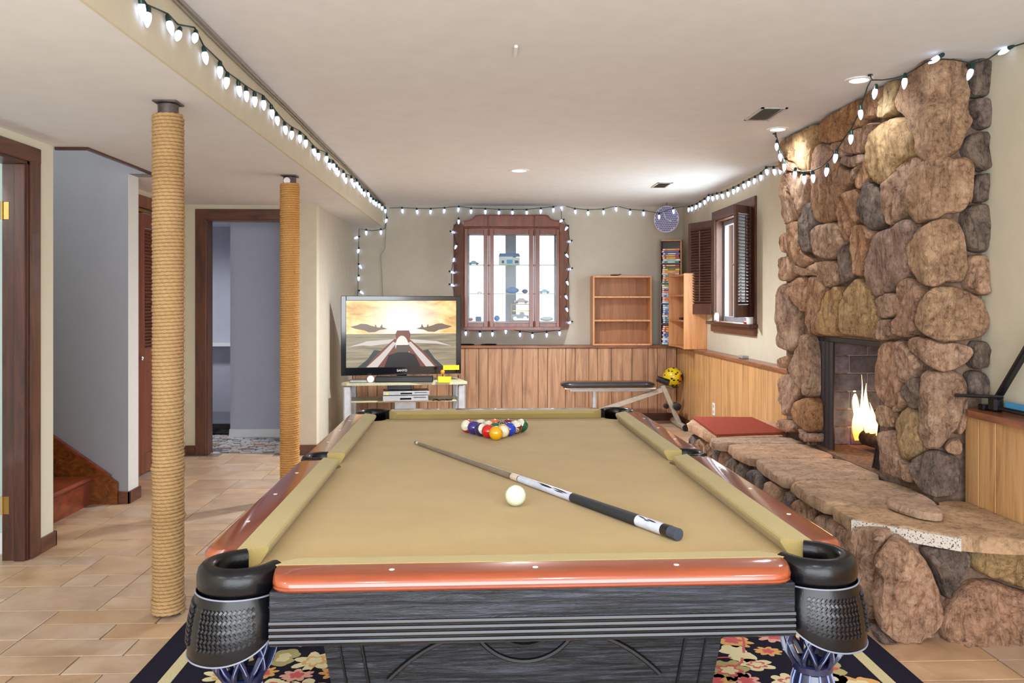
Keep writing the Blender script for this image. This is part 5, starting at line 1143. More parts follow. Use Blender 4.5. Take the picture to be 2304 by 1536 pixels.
# soundbar, boxes, joystick on top of the stand
MB().box(XU(845, SY), SY-.06, .576, XU(975, SY), SY+.05, .630, bev=.008).build('media_box', m_black)
tag(bpy.data.objects['media_box'], 'low black box lying under the television on the stand top', 'media box')
ctl = thing('game_remote', 'white handheld game remote lying at the left of the stand top', 'remote', (XU(815, SY-.05), SY-.07, .576))
MB().box(-.11, -.018, 0, .05, .018, .022, bev=.006).build('body', m_silver, ctl, local=True); MB().lathe([(.0001, -.02), (.030, -.018), (.034, 0), (.030, .018), (.0001, .02)], (.08, 0, .032), 20, (0, 1, 0)).build('wheel', m_white, ctl, local=True, smooth=40)
js = thing('arcade_joystick', 'yellow arcade joystick box with an orange ball top on the right of the stand', 'joystick', (XU(1001, SY), SY-.08, .576))
MB().box(-.062, -.04, 0, .062, .04, .056, bev=.006).build('box', m_yel, js, local=True)
MB().tube([(-.015, 0, .05), (-.018, 0, .085)], .005, 8).build('stick', m_black, js, local=True); MB().ball((-.018, 0, .098), .020, 16, 12).build('ball_top', m_or, js, local=True, smooth=True)
mb_ = MB()
for q in range(4): mb_.lathe([(.007, 0), (.007, .005), (.0001, .006)], (.012+.0+q*.013, -.005+.012*(q % 2), .056), 10)
mb_.build('buttons', m_black, js, local=True)
# disc players on the middle shelf
def deck(name, label, x0, x1, y0, y1, z0, h, mats, extra=True):
    t = thing(name, label, 'player', ((x0+x1)/2, (y0+y1)/2, z0), .12); a, b = (x1-x0)/2, (y1-y0)/2
    MB().box(-a, -b+.006, .004, a, b, h, bev=.003).build('casing', mats[0], t, local=True); MB().box(-a, -b, .002, a, -b+.0065, h, bev=.002).build('front_panel', mats[1], t, local=True)
    if extra:
        MB().box(-a*.25, -b-.001, h*.30, a*.25, -b+.0001, h*.62).build('display', m_blackg, t, local=True); MB().box(a*.35, -b-.001, h*.6, a*.9, -b+.0001, h*.72).build('disc_slot', m_black, t, local=True)
        MB().box(-a*.92, -b-.001, h*.15, -a*.4, -b+.0001, h*.4).build('button_row', m_silver, t, local=True)
    return t
yq = tvc.y-.05
x0, x1 = XU(862, yq), XU(962, yq)
deck('video_recorder', 'silver and black video recorder, lower one of the two stacked on the stand', x0, x1, yq-.13, yq+.12, .401, .052, (m_black, m_silver))
dk = deck('disc_player', 'slim silver disc player with yellow sticker, upper one of the stack on the stand', x0+.0, x1+.01, yq-.11, yq+.13, .454, .04, (m_black, m_silver))
MB().box(-.19, -.1215, .008, -.165, -.1203, .026).build('yellow_sticker', m_yel, dk, local=True)
tag(MB().box(XU(872, yq), yq-.0, .4945, XU(925, yq), yq+.12, .545, bev=.004).build('cable_box', m_blackm), 'small dark box on top of the disc player in the stand', 'box')
crd = MB().tube([(XU(975, yq)+.03*q, yq-.12+.02*math.sin(q*2.2), .409+.006*abs(math.sin(q*1.7))) for q in range(7)], .007, 6)
tag(crd.build('black_cable', m_black), 'short tangled black cable on the middle shelf of the stand', 'cable')
tag(MB().tube([(XU(1030, 8.2), 8.25, .6), (XU(1033, 8.2), 8.3, .48), (XU(1040, 8.2), 8.35, .38), (XU(1037, 8.3), 8.5, .12), (XU(1030, 8.3), 8.6, .01)], .005, 6).build('power_cable', m_black), 'black cord hanging down beside the right side of the television stand', 'cord')
# pale reflection-side lamp strip beside the stand
nlp = P(776, 902, y=7.95)
# ---------------------------------------------------------------- display cabinet in front of the far window
YF = 9.10; cz0, cz1 = ZV(1150, 738, YF), ZV(1150, 484, YF)
X0c, X1c = XU(1045, YF), XU(1258, YF); XB0, XB1 = XU(1022, YW-.004), XU(1279, YW-.004)
hu = thing('display_cabinet', 'cherry wood wall display cabinet with three glass doors in front of the far window', 'cabinet', ((X0c+X1c)/2, YW, cz0))
zh = ZV(1150, 512, YF); zsh = ZV(1030, 500, YF)
# canted side panels
for (a, b_) in (((XB0, YW-.004), (X0c, YF)), ((XB1, YW-.004), (X1c, YF))):
    MB().bar((a[0], a[1], (cz0+zsh)/2), (b_[0], b_[1], (cz0+zsh)/2), .018, zsh-cz0).build('side_panel', m_hutch, hu)
MB().prism([(XB0, YW-.003), (X0c-.01, YF-.012), (X1c+.01, YF-.012), (XB1, YW-.003)], 'xy', cz0-.02, cz0+.012).build('bottom_board', m_hutch, hu)
MB().prism([(XB0, YW-.003), (X0c, YF), (X1c, YF), (XB1, YW-.003)], 'xy', zh-.012, zh+.012).build('top_board', m_hutch, hu)
# crown
def cv(u, v): p = P(u, v, y=YF-.012); return (p.x, p.z)
cr = [cv(1043, 511), cv(1043, 497), cv(1055, 496), cv(1064, 492), cv(1070, 485), cv(1076, 484)]+[cv(1226, 484), cv(1232, 485), cv(1238, 492), cv(1247, 496), cv(1259, 497), cv(1259, 511)]
MB().prism(cr, 'xz', YF-.012, YF+.008).build('crown_board', m_hutch, hu, tri=True)
mo_ = MB(); pts = [(a, YF-.018, b) for a, b in cr[1:-1]]; mo_.tube(pts, .0065, 6); mo_.tube([(cr[0][0]-.005, YF-.018, zh), (cr[-1][0]+.005, YF-.018, zh)], .011, 8)
for u in (1099, 1203): a = cv(u, 485); mo_.tube([(a[0], YF-.018, a[1]), (a[0], YF-.018, zh)], .008, 6)
mo_.build('crown_moulding', m_hutch, hu, smooth=40)
m_pan = m_hutch
for (u0, u1, g0, g1) in ((1045, 1098, 1052.5, 1088), (1102, 1200, 1111, 1190), (1204, 1258, 1214, 1251.5)):
    xa, xb_, ga, gb = XU(u0, YF), XU(u1, YF), XU(g0, YF), XU(g1, YF); gz0, gz1 = ZV(1150, 727, YF), ZV(1150, 528, YF)
    df = MB().box(xa, YF-.014, cz0+.012, ga, YF+.006, zh-.014, bev=.003).box(gb, YF-.014, cz0+.012, xb_, YF+.006, zh-.014, bev=.003).box(ga, YF-.014, cz0+.012, gb, YF+.006, gz0, bev=.003).box(ga, YF-.014, gz1, gb, YF+.006, zh-.014, bev=.003).build('door', m_hutch, hu)
    MB().box(ga-.003, YF-.004, gz0-.003, gb+.003, YF-.001, gz1+.003).build('pane', m_glass, df)
for u in (1100, 1202): x = XU(u, YF); MB().tube([(x, YF-.016, cz0+.01), (x, YF-.016, zh-.01)], .008, 8).build('pilaster', m_hutch, hu)
m_shg = M('glass_shelf_edge', (150, 148, 120), .3)
shz = [ZV(1150, 596, YF+.1), ZV(1150, 660, YF+.1)]
for z in shz: MB().prism([(XB0+.03, YW-.01), (X0c+.02, YF+.02), (X1c-.02, YF+.02), (XB1-.03, YW-.01)], 'xy', z-.008, z).build('shelf', m_shg, hu)
# things on show
def car(x, y, z, L_, col, label, gname='display toys', truck=False, wheel=m_black):
    t = thing('toy_truck' if truck else 'toy_car', label, 'toy', (x, y, z)); h = L_*.28; w_ = L_*.36
    if not truck: prof = [(-.5, .10), (-.5, .26), (-.30, .32), (-.16, .50), (.14, .50), (.28, .32), (.48, .26), (.5, .10)]
    else: prof = [(-.5, .12), (-.5, .42), (-.05, .42), (.0, .60), (.22, .60), (.28, .38), (.5, .34), (.5, .12)]
    MB().prism([(a*L_, b*L_*.8) for a, b in prof], 'xz', -w_/2, w_/2).build('body', M('toy_paint_'+label.split()[0], col, .25, coat=.6), t, local=True, tri=True)
    wr_ = L_*.10
    for a in (-.3, .3):
        for b in (-1, 1): MB().lathe([(.001, -.006), (wr_, -.006), (wr_, .006), (.001, .006)], (a*L_, b*w_/2, wr_), 14, (0, 1, 0)).build('wheel', wheel, t, local=True)
    return t
z3 = ZV(1150, 722, 9.24); yI = 9.24
MB().prism([(XB0+.03, YW-.012), (X0c+.02, YF+.02), (X1c-.02, YF+.02), (XB1-.03, YW-.012)], 'xy', cz0+.013, z3-.001).build('cabinet_deck', m_hutch, hu)
car(XU(1066, yI), yI, shz[0], .12, (60, 130, 170), 'tiny teal toy car on the upper shelf behind the left glass door')
car(XU(1173, yI), yI, ZV(1170, 683, yI), .16, (150, 34, 48), 'dark red model car on the small wooden stand in the cabinet')
car(XU(1170, yI), yI, z3+.011, .19, (70, 40, 40), 'dark model truck with chrome wheels on the cabinet floor', truck=True, wheel=m_chrome)
ps = thing('model_stand', 'small two-tier wooden stand behind the middle cabinet door', 'stand', (XU(1171, yI), yI, z3))
zt = ZV(1170, 683, yI)
MB().box(-.105, -.06, zt-z3-.012, .105, .06, zt-z3-.001).build('top_tier', m_booki, ps, local=True); MB().box(-.105, -.06, 0, .105, .06, .010).build('base', m_booki, ps, local=True)
for a in (-.1, .1): MB().box(a-.004, -.05, .01, a+.004, .05, zt-z3-.012).build('upright', m_booki, ps, local=True)
MB().box(-.09, -.061, (zt-z3)*.56, .1, -.055, (zt-z3)*.56+.012).build('yellow_rail', m_yel, ps, local=True)
bx_ = thing('toy_building', 'white and blue toy shop building on the upper shelf behind the middle door', 'toy', (XU(1146, yI), yI, shz[0]))
MB().box(-.115, -.04, 0, .04, .04, .095, bev=.003).box(.04, -.04, 0, .115, .04, .085, bev=.003).build('walls', m_white, bx_, local=True); MB().prism([(-.12, .095), (.12, .095), (.105, .13), (-.11, .13)], 'xz', -.045, .045).build('roof', M('slate_blue', (90, 120, 170), .5), bx_, local=True)
MB().box(-.03, -.042, .015, .035, -.040, .06).build('blue_sign', m_skyb, bx_, local=True); MB().box(-.085, -.042, .02, -.06, -.040, .05).box(.06, -.042, .02, .10, -.040, .05).build('window', m_navy, bx_, local=True)
def lump(name, label, u, v, z, sx_, sz_, col, cat='toy'):
    o = MB().ball((0, 0, sz_/2), .5, 16, 10, (sx_, .05, sz_)); o.v = [(a, b, max(0, c)) for a, b, c in o.v]
    o = o.build(name, M(name+'_paint', col, .4, var=.15), None, smooth=50); o.location = (XU(u, yI-.03), yI-.03, z); tag(o, label, cat)
lump('rock_base', 'blue rocky display base on the middle shelf of the cabinet', 1153, 652, shz[1], .15, .07, (70, 110, 180))
lump('small_dish', 'small navy rounded base beside the blue rocky base', 1181, 655, shz[1], .07, .05, (50, 66, 120))
lump('red_bowl', 'small red upturned bowl at the floor of the left cabinet bay', 1059, 722, z3, .055, .04, (206, 60, 80))
lump('blue_pouch', 'blue soft pouch on the cabinet floor behind the middle door', 1118, 716, z3, .065, .065, (70, 120, 200))
lump('white_cloth', 'crumpled white cloth on the floor of the right cabinet bay', 1230, 716, z3, .15, .05, (214, 218, 236), 'cloth')
car(XU(1225, yI), yI, shz[1], .12, (80, 150, 180), 'pale blue model car behind the right glass door')
car(XU(1079, yI), yI, shz[1], .06, (190, 120, 110), 'tiny pinkish toy car on the middle shelf behind the left door')
tag(MB().box(XU(1070, yI), yI-.03, z3, XU(1083, yI), yI+.03, z3+.05, bev=.003).build('small_blue_box', m_navy), 'small navy box on the floor of the left cabinet bay', 'box')

# items on the back ledge
def disc_item(u, v, w_, label, name='black_disc'):
    p = P(u, v, z=CAP+.003); o = MB().lathe([(.0001, 0), (w_*.9, 0), (w_, .006), (w_*.85, .014), (.0001, .016)], (0, 0, 0), 24).build(name, m_black, None, smooth=40); o.location = (p.x, 9.29, CAP+.0005); o.scale = (1, .45, 1); tag(o, label, 'dish')
disc_item(1053, 771, .085, 'flat black disc on the panelling ledge next to the television', 'flat_disc'); disc_item(1099, 770, .095, 'low black oval dish on the ledge under the cabinet', 'oval_dish')

# ---------------------------------------------------------------- bookcases
def bookcase(label, loc, rz, W_, D_2, z1, shelves):
    t = thing('bookcase', label, 'bookcase', loc, rz); Hh = z1-loc[2]
    # local: front at y=-D/2, opening to -y ; x across
    MB().box(-W_/2, -D_2/2, 0, -W_/2+.02, D_2/2, Hh, bev=.002).build('side_panel', m_book, t, local=True); MB().box(W_/2-.02, -D_2/2, 0, W_/2, D_2/2, Hh, bev=.002).build('side_panel', m_book, t, local=True)
    MB().box(-W_/2+.02, D_2/2-.008, 0, W_/2-.02, D_2/2, Hh-.02).build('back_panel', m_booki, t, local=True)
    def curved(z, name, bow=.035):
        n = 12; pts = [(-W_/2+.02+(W_-.04)*q/n, -D_2/2+.004+bow*math.sin(pi*q/n)) for q in range(n+1)]+[(W_/2-.02, D_2/2-.009), (-W_/2+.02, D_2/2-.009)]
        MB().prism(pts, 'xy', z, z+.018).build(name, m_book, t, local=True, tri=True)
    for z in shelves: curved(z-loc[2]-.009, 'shelf')
    curved(Hh-.02, 'top_board'); curved(.0, 'bottom_shelf')
    return t
ybk = 9.265
bx0, bx1 = XU(1334, 9.15), XU(1467, 9.15)
bookcase('small empty oak-veneer bookcase with two shelves on the far ledge', ((bx0+bx1)/2, ybk, CAP), 0, bx1-bx0, .23, ZV(1400, 620, 9.15), [ZV(1400, 668, 9.15), ZV(1400, 721, 9.15)])
b2 = bookcase('small oak-veneer bookcase under the window shutter, its side facing the pool table', (2.165, 8.705, CAP), -pi/2, .70, .235, 1.622, [ZV(1520, 665, 8.7), ZV(1520, 721, 8.7)])
tag(MB().tube([(0, 0, 0)] and [(XU(1374, 9.2), 9.2, ZV(1400, 620, 9.15)+.008), (XU(1384, 9.2), 9.21, ZV(1400, 620, 9.15)+.008), (XU(1392, 9.2), 9.2, ZV(1400, 620, 9.15)+.009), (XU(1398, 9.2), 9.2, ZV(1400, 620, 9.15)+.022)], [.006, .008, .006, .003], 8).build('dark_cord', m_black), 'short dark olive cord on top of the small empty bookcase', 'cord')
tag(MB().box(2.09, 8.62, ZV(1520, 721, 8.7)+.0095, 2.2, 8.75, ZV(1520, 721, 8.7)+.035, bev=.006).build('black_case', m_black), 'flat black case lying on the lower shelf of the bookcase beneath the shutter', 'case')
# video tower in the corner
yt = 9.20; xt = XU(1511, yt)
vt = thing('video_tower', 'tall narrow wooden media tower full of video cases in the far right corner', 'shelf', (xt, yt, CAP), -.33)
WV, DV, HV = .235, .165, ZV(1510, 540, 9.15)-CAP
MB().box(-WV/2, -DV/2, 0, -WV/2+.012, DV/2, HV).build('side_panel', m_trim, vt, local=True); MB().box(WV/2-.012, -DV/2, 0, WV/2, DV/2, HV).build('side_panel', m_book, vt, local=True)
MB().box(-WV/2+.012, DV/2-.008, 0, WV/2-.012, DV/2, HV-.012).build('back_panel', m_black, vt, local=True); MB().box(-WV/2, -DV/2, HV-.012, WV/2, DV/2, HV+.002, bev=.002).build('top_board', m_book, vt, local=True)
secs = [.012+i*.2235 for i in range(5)]
for z in [0]+secs[1:]: MB().box(-WV/2+.012, -DV/2, z-.0, WV/2-.012, DV/2-.01, z+.011).build('shelf', m_black, vt, local=True)
cols_t = [(238, 226, 206), (214, 186, 60), (176, 60, 50), (90, 120, 170), (226, 200, 170), (60, 140, 110), (240, 210, 40), (120, 80, 130), (200, 60, 40), (236, 236, 240), (90, 60, 60), (70, 110, 200), (232, 130, 60), (150, 190, 200), (60, 50, 110)]
cname = ['cream', 'mustard', 'dark red', 'steel blue', 'beige', 'green', 'bright yellow', 'plum', 'red', 'white', 'brown', 'blue', 'orange', 'pale blue', 'indigo']
cm_ = [M('case_'+str(i), c, .35, var=.12, scale=60) for i, c in enumerate(cols_t)]
rv = random.Random(2); vtm = MI(vt); ordn = ['bottom', 'second', 'third', 'fourth', 'top']; words = ['lowest', 'second', 'third', 'fourth', 'fifth', 'sixth', 'seventh', 'eighth', 'ninth']
prc = {}
for si, zb in enumerate(secs):
    z = zb+.0115 if si else .0115; zt_ = secs[si+1] if si < 4 else HV-.075; q = 0
    while z+.024 < zt_ and q < 9:
        ci = rv.randrange(15)
        if ci not in prc:
            mb = MB().box(-.095, -.067, .0, .095, .067, .0225, bev=.002); mb.m = 1; mb.box(-.05+rv.uniform(-.02, .02), -.0675, .005, .05, -.0668, .0175); mb.m = 2; mb.box(-.09, -.0675, .004, -.068, -.0668, .019)
            prc[ci] = proto(mb, 'video_case', [cm_[ci], cm_[(ci+4) % 15], cm_[9]])
        o = bpy.data.objects.new('video_case', prc[ci].data); C.objects.link(o)
        p = vtm @ Vector((rv.uniform(-.006, .006), -.012+rv.uniform(-.006, .004), z)); o.location = p; o.rotation_euler = (0, 0, -.33+rv.uniform(-.03, .03))
        tag(o, '%s-spined video case, %s from below on the %s tier of the corner tower' % (cname[ci], words[q], ordn[si]), 'video case', 'video cases stacked in the corner tower')
        z += .0232; q += 1
# clock hanging in the corner
ck = P(1499.5, 493, y=9.0); clk = thing('wall_clock', 'round blue and white patterned clock hanging high in the far right corner', 'clock', (ck.x, ck.y, ck.z), -.62)
rc_ = .146
MB().lathe([(.0001, 0), (rc_, 0), (rc_+.003, .006), (rc_, .012), (.0001, .012)], (0, .006, 0), 48, (0, -1, 0)).build('face', M('clock_face', (196, 196, 214), .4), clk, local=True)
dm = MB(); rd = random.Random(1)
for i in range(-7, 8):
    for j in range(-7, 8):
        x, z = i*.0205+(.01 if j % 2 else 0), j*.0205
        if math.hypot(x, z) < rc_-.012: dm.add([(x-.0095, -.0068, z), (x, -.0068, z-.0095), (x+.0085, -.0068, z+.001), (x+.001, -.0068, z+.0105)], [(0, 1, 2, 3)])
dm.build('blue_pattern', M('cobalt', (60, 66, 150), .5), clk, local=True, fix=False)
MB().bar((0, -.011, 0), (-.028, -.011, .078), .007, .003, up=(0, 1, 0)).build('minute_hand', m_white, clk, local=True); MB().bar((0, -.012, 0), (.066, -.012, -.028), .007, .003, up=(0, 1, 0)).build('hour_hand', m_white, clk, local=True)
MB().lathe([(.0001, 0), (.010, 0), (.008, .006), (.0001, .008)], (0, -.008, 0), 14, (0, -1, 0)).build('hub', m_brass, clk, local=True)
MB().tube([(0, .004, rc_), (0, .004, H-ck.z)], .003, 6).build('hanger', m_black, clk, local=True)
# things on the window sill
def sill(name, label, mb, mat, cat, u, z=RZ0):
    o = mb.build(name, mat, None, smooth=45); x = XR-.035; 
    # place by sight line along the sill
    p = P(u, 727, x=x); o.location = (x, p.y, z); tag(o, label, cat)
tr_m = MB(); tr_m.lathe([(.034, -.012), (.042, -.012), (.042, .012), (.034, .012), (.034, -.012)], (0, 0, .042), 24, (1, 0, 0))
tr_m.box(-.012, -.05, .0, .012, .06, .02, bev=.006)
sill('tape_dispenser', 'white tape dispenser on the window sill below the open shutter', tr_m, m_white, 'tape', 1612)
sill('white_mug', 'small white mug at the near end of the window sill', MB().lathe([(.0001, 0), (.028, 0), (.032, .02), (.032, .06), (.028, .06), (.026, .008), (.0001, .008)], (0, 0, 0), 20), m_white, 'mug', 1688)
sill('red_marker', 'small red and white marker lying at the right of the window sill', MB().tube([(-.005, -.04, .010), (-.005, .04, .010)], .010, 10), m_red, 'marker', 1679)
tag(MB().box(2.19, P(1673, 797, x=2.22).y-.05, CAP, 2.25, P(1673, 797, x=2.22).y+.05, CAP+.028, bev=.005).build('grey_box', m_silver), 'small grey box on the right panelling ledge beneath the window', 'box')
yo = P(1606, 920, x=XP-.002)
ot = thing('wall_outlet', 'white electrical outlet plate on the right wall panelling beyond the hearth', 'outlet', (XP, yo.y, yo.z))
MB().box(-.006, -.036, -.058, 0, .036, .058, bev=.003).build('cover_plate', m_white, ot, local=True); MB().box(-.0075, -.014, .012, -.005, .014, .04, bev=.002).box(-.0075, -.014, -.04, -.005, .014, -.012, bev=.002).build('sockets', m_silver, ot, local=True)

# ---------------------------------------------------------------- weight bench
yb_ = 8.72
def W(u, v, y=yb_): return P(u, v, y=y)
wb_ = thing('weight_bench', 'folding exercise bench with black pad and taupe frame before the far panelling', 'bench', (W(1365, 900).x, yb_, 0))
a, b = W(1262, 864), W(1470, 864); zt_, zb_ = W(1365, 857).z, W(1365, 871).z
n = 20; rr = []
for q in range(n+1):
    f = q/n; x = a.x+(b.x-a.x)*f; e = min(1, min(f, 1-f)*9); e = math.sqrt(max(.02, 1-(1-e)**2)); zc = (zt_+zb_)/2; hz = (zt_-zb_)/2*(.35+.65*e); hy_ = .13*(.55+.45*e)
    rr.append([(x, yb_+hy_*math.copysign(abs(math.cos(t))**.5, math.cos(t)), zc+hz*math.copysign(abs(math.sin(t))**.6, math.sin(t))) for t in [2*pi*k_/16 for k_ in range(16)]])
MB().rings(rr).build('pad', M('black_vinyl', (46, 42, 44), .3, coat=.3), wb_, smooth=60)
MB().box(a.x+.03, yb_-.10, zb_-.012, b.x+.01, yb_+.10, zb_+.004, bev=.003).build('pad_board', M('cream_board', (206, 196, 180), .5), wb_)
MB().box(a.x+.09, yb_-.02, zb_-.045, b.x-.03, yb_+.02, zb_-.012, bev=.003).build('pad_rail', m_alu, wb_)
c0 = W(1337, 878); MB().bar((c0.x, yb_, zb_-.04), (c0.x-.005, yb_, .03), .04, .04, up=(0, 1, 0), bev=.004).build('front_post', m_alu, wb_)
MB().box(c0.x-.03, yb_-.22, 0, c0.x+.03, yb_+.22, .045, bev=.01).build('front_foot', m_taupe, wb_)
e0, e1 = W(1352, 918), W(1488, 876)
MB().bar((e0.x-.3, yb_-.03, e0.z-.12), (e1.x, yb_-.03, e1.z), .05, .055, up=(0, 1, 0), bev=.004).build('main_beam', m_taupe, wb_)
f0, f1 = W(1489, 866), W(1527, 955); f1.z = .035
MB().bar((f0.x, yb_-.03, f0.z), (f1.x, yb_-.03, f1.z), .05, .05, up=(0, 1, 0), bev=.004).build('rear_post', m_taupe, wb_)
MB().tube([(f1.x, yb_-.3, .032), (f1.x, yb_+.28, .032)], .031, 16).build('rear_foot', m_taupe, wb_, smooth=40); MB().lathe([(.0001, 0), (.034, 0), (.034, .02), (.0001, .022)], (f1.x, yb_-.3, .034), 16, (0, -1, 0)).build('foot_cap', m_black, wb_, smooth=40)
MB().tube([(f0.x-.005-.06, yb_-.06, f0.z+.075), (f0.x+.06, yb_-.06, f0.z+.03)], [.03, .036], 16).build('foam_roller', m_black, wb_, smooth=40)
g0 = W(1519, 912); MB().lathe([(.012, -.05), (.042, -.045), (.042, .045), (.012, .05)], (g0.x, yb_-.06, g0.z), 18, (0, 1, 0)).build('foam_roller', m_black, wb_, smooth=40)
g1 = W(1500, 914); MB().lathe([(.008, -.03), (.026, -.028), (.026, .028), (.008, .03)], (g1.x, yb_+.03, g1.z), 16, (0, 1, 0)).build('foam_roller', m_black, wb_, smooth=40)
MB().tube([(g1.x, yb_+.03, g1.z), (g0.x, yb_-.02, g0.z)], .008, 8).build('roller_bar', m_alu, wb_)
yb2 = P(1514, 848, y=8.92); mbb = MB().ball((0, 0, 0), .107, 28, 20)
rb_ = random.Random(9)
for k_, f in enumerate(mbb.f):
    c_ = [sum(mbb.v[i][j] for i in f)/len(f) for j in range(3)]; nv = noise.noise(Vector(c_)*26+Vector((3, 1, 2)))
    mbb.mi[k_] = 1 if (nv > .33 or c_[0] > .085) else (2 if (c_[0] > .035 and abs(c_[2]+.0) < .035 and c_[1] < -.02) else 0)
o = mbb.build('yellow_ball', [M('ball_yellow', (226, 196, 24), .3, coat=.4), m_black, m_or], None, smooth=True); o.location = yb2; tag(o, 'yellow ball with dark markings resting on the bench end in the far corner', 'ball')
MB().tube([(f0.x+.0, yb_-.02, f0.z), (yb2.x, yb2.y-.02, yb2.z-.12)], .012, 8).build('rest_bar', m_taupe, wb_); MB().lathe([(.02, 0), (.06, .012), (.064, .018), (.0001, .006)], (yb2.x, yb2.y, yb2.z-.122), 20).build('rest_cup', m_black, wb_)

# ---------------------------------------------------------------- black framed panel on the near right ledge
fr_ = thing('black_frame_rack', 'black tubular frame rack standing on the near right panelling ledge', 'rack', (2.22, 3.4, CAP))
q0 = P(2148, 888, x=2.215); q1 = P(2238, 892, y=3.45); q1 = Vector((2.235, 3.47, P(2238, 893, y=3.47).z)); q0 = Vector((2.21, 3.66-.03, q1.z+.004)); q0 = P(2148, 889, y=3.595)
MB().tube([q0, q0*.5+q1*.5, q1], .0075, 8).build('rear_tube', m_black, fr_, smooth=40)
t0 = P(2242, 900, x=2.24); t1 = P(2340, 735, x=2.24)
MB().bar(t0, t1, .022, .034, up=(1, 0, 0), bev=.006).build('leaning_tube', m_blackm, fr_)
MB().tube([t0, (2.235, t0.y-.02, CAP+.018), (2.235, 3.0, CAP+.014), (2.235, 2.6, CAP+.014)], .010, 8).build('base_tube', m_black, fr_, smooth=40)
MB().box(2.215, t0.y-.03, CAP+.0, 2.26, t0.y+.03, t0.z+.015, bev=.01).build('joint', m_black, fr_)
MB().box(2.20, t0.y+.03, CAP+.0, 2.262, 3.60, CAP+.026, bev=.004).build('base_tray', m_blackm, fr_)
MB().box(2.246, 2.5, CAP+.02, 2.250, t0.y-.05, CAP+.05).build('blue_strip', m_skyb, fr_)

# ---------------------------------------------------------------- string lights
def bulb_mesh():
    return MB().lathe([(.0001, -.052), (.0035, -.050), (.0085, -.040), (.0120, -.028), (.0130, -.018), (.0115, -.006), (.0085, 0), (.0001, .0)], (0, 0, 0), 12)
bp = proto(bulb_mesh(), 'bulb', m_bulb, smooth=60); sp_ = proto(MB().lathe([(.0001, -.002), (.0095, -.002), (.0095, .016), (.006, .024), (.0001, .024)], (0, 0, 0), 10), 'socket', m_socket, smooth=50)
def string(label, pts, bulbs, rbase=0.0):
    t = thing('string_lights', label, 'string lights', pts[0], group=None); org = Vector(pts[0])
    MB().tube(pts, .0032, 6).build('wire', m_wire, t)
    for (p, rot) in bulbs:
        d = bpy.data.objects.new('bulb', bp.data); C.objects.link(d); d.parent = t; d.location = Vector(p)-org; d.rotation_euler = rot; PM[d.name] = MI(t)
        inst(sp_, 'socket', (0, 0, 0), d)
    return t
rs_ = random.Random(6)
# 1: along the dropped ceiling
bpx = [(318, 3), (333, 24), (380, 44), (403, 68), (440, 74), (460, 114), (495, 147), (511, 172), (537, 190), (554, 203), (573, 215), (593, 224), (611, 244), (623, 261), (641, 282), (657, 294), (675, 303), (688, 314), (705, 334), (716, 344), (735, 351), (741, 366), (750, 368), (757, 377), (761, 383), (773, 390), (778, 400), (791, 402), (795, 411), (803, 408), (808, 418), (812, 425), (819, 432), (828, 432), (834, 445), (840, 451), (846, 455), (853, 459), (860, 465), (867, 470), (872, 478)]
bs_ = []; wp = []
for i, (u, v) in enumerate(bpx):
    p = P(u, v-4, x=XB+.018); 
    if p.z > H-.03: p.z = H-.03
    ang = rs_.choice([0, 0, .1, -.1, .35, -.6 if i < 5 else .2]); bs_.append(((p.x, p.y, p.z-.012), (ang, rs_.uniform(-.25, .1), 0))); wp.append(Vector((p.x-.004, p.y, min(H-.012, p.z+.014))))
wp = [Vector((XB+.014, 2.0, H-.03))]+wp
string('string of white bulbs along the top of the dropped ceiling beam', wp, bs_)
# 2: along the far wall
b2_ = [(905, 469), (938, 471), (969, 471), (1000, 469), (1032, 466), (1060, 470), (1092, 471), (1123, 473), (1153, 473), (1185, 473), (1217, 470), (1245, 467), (1263, 463), (1294, 471), (1323, 474), (1358, 472), (1386, 465), (1418, 473), (1448, 475), (1483, 482), (1515, 470)]
yy = YW-.02; bs_ = []; wp = [P(876, 468, y=yy)]
for (u, v) in b2_:
    p = P(u, v+1, y=yy if u < 1470 else 8.93); bs_.append((p, (rs_.uniform(-.1, .1), rs_.uniform(-.15, .15), 0))); wp.append(p+Vector((0, .004, .016)))
wp.append(P(1541, 464, y=9.2))
string('string of white bulbs along the far wall just below the ceiling', wp, bs_)
# 3: along the right wall to the chimney
b3_ = [(1550, 467), (1557, 465), (1567, 461), (1575, 456), (1585, 450), (1594, 441), (1603, 441), (1613, 438), (1624, 436), (1637, 431), (1650, 425), (1661, 420), (1673, 413), (1685, 407), (1698, 401), (1712, 393), (1724, 380), (1741, 380), (1756, 377)]
bs_ = []; wp = [P(1545, 464, x=XR-.06)]
for (u, v) in b3_:
    p = P(u, v, x=XR-.02); p.z = min(p.z, H-.03); bs_.append((p, (rs_.uniform(-.15, .15), rs_.uniform(-.2, .2), 0))); wp.append(p+Vector((0.004, 0, .018)))
string('string of white bulbs along the right wall above the window', wp, bs_)
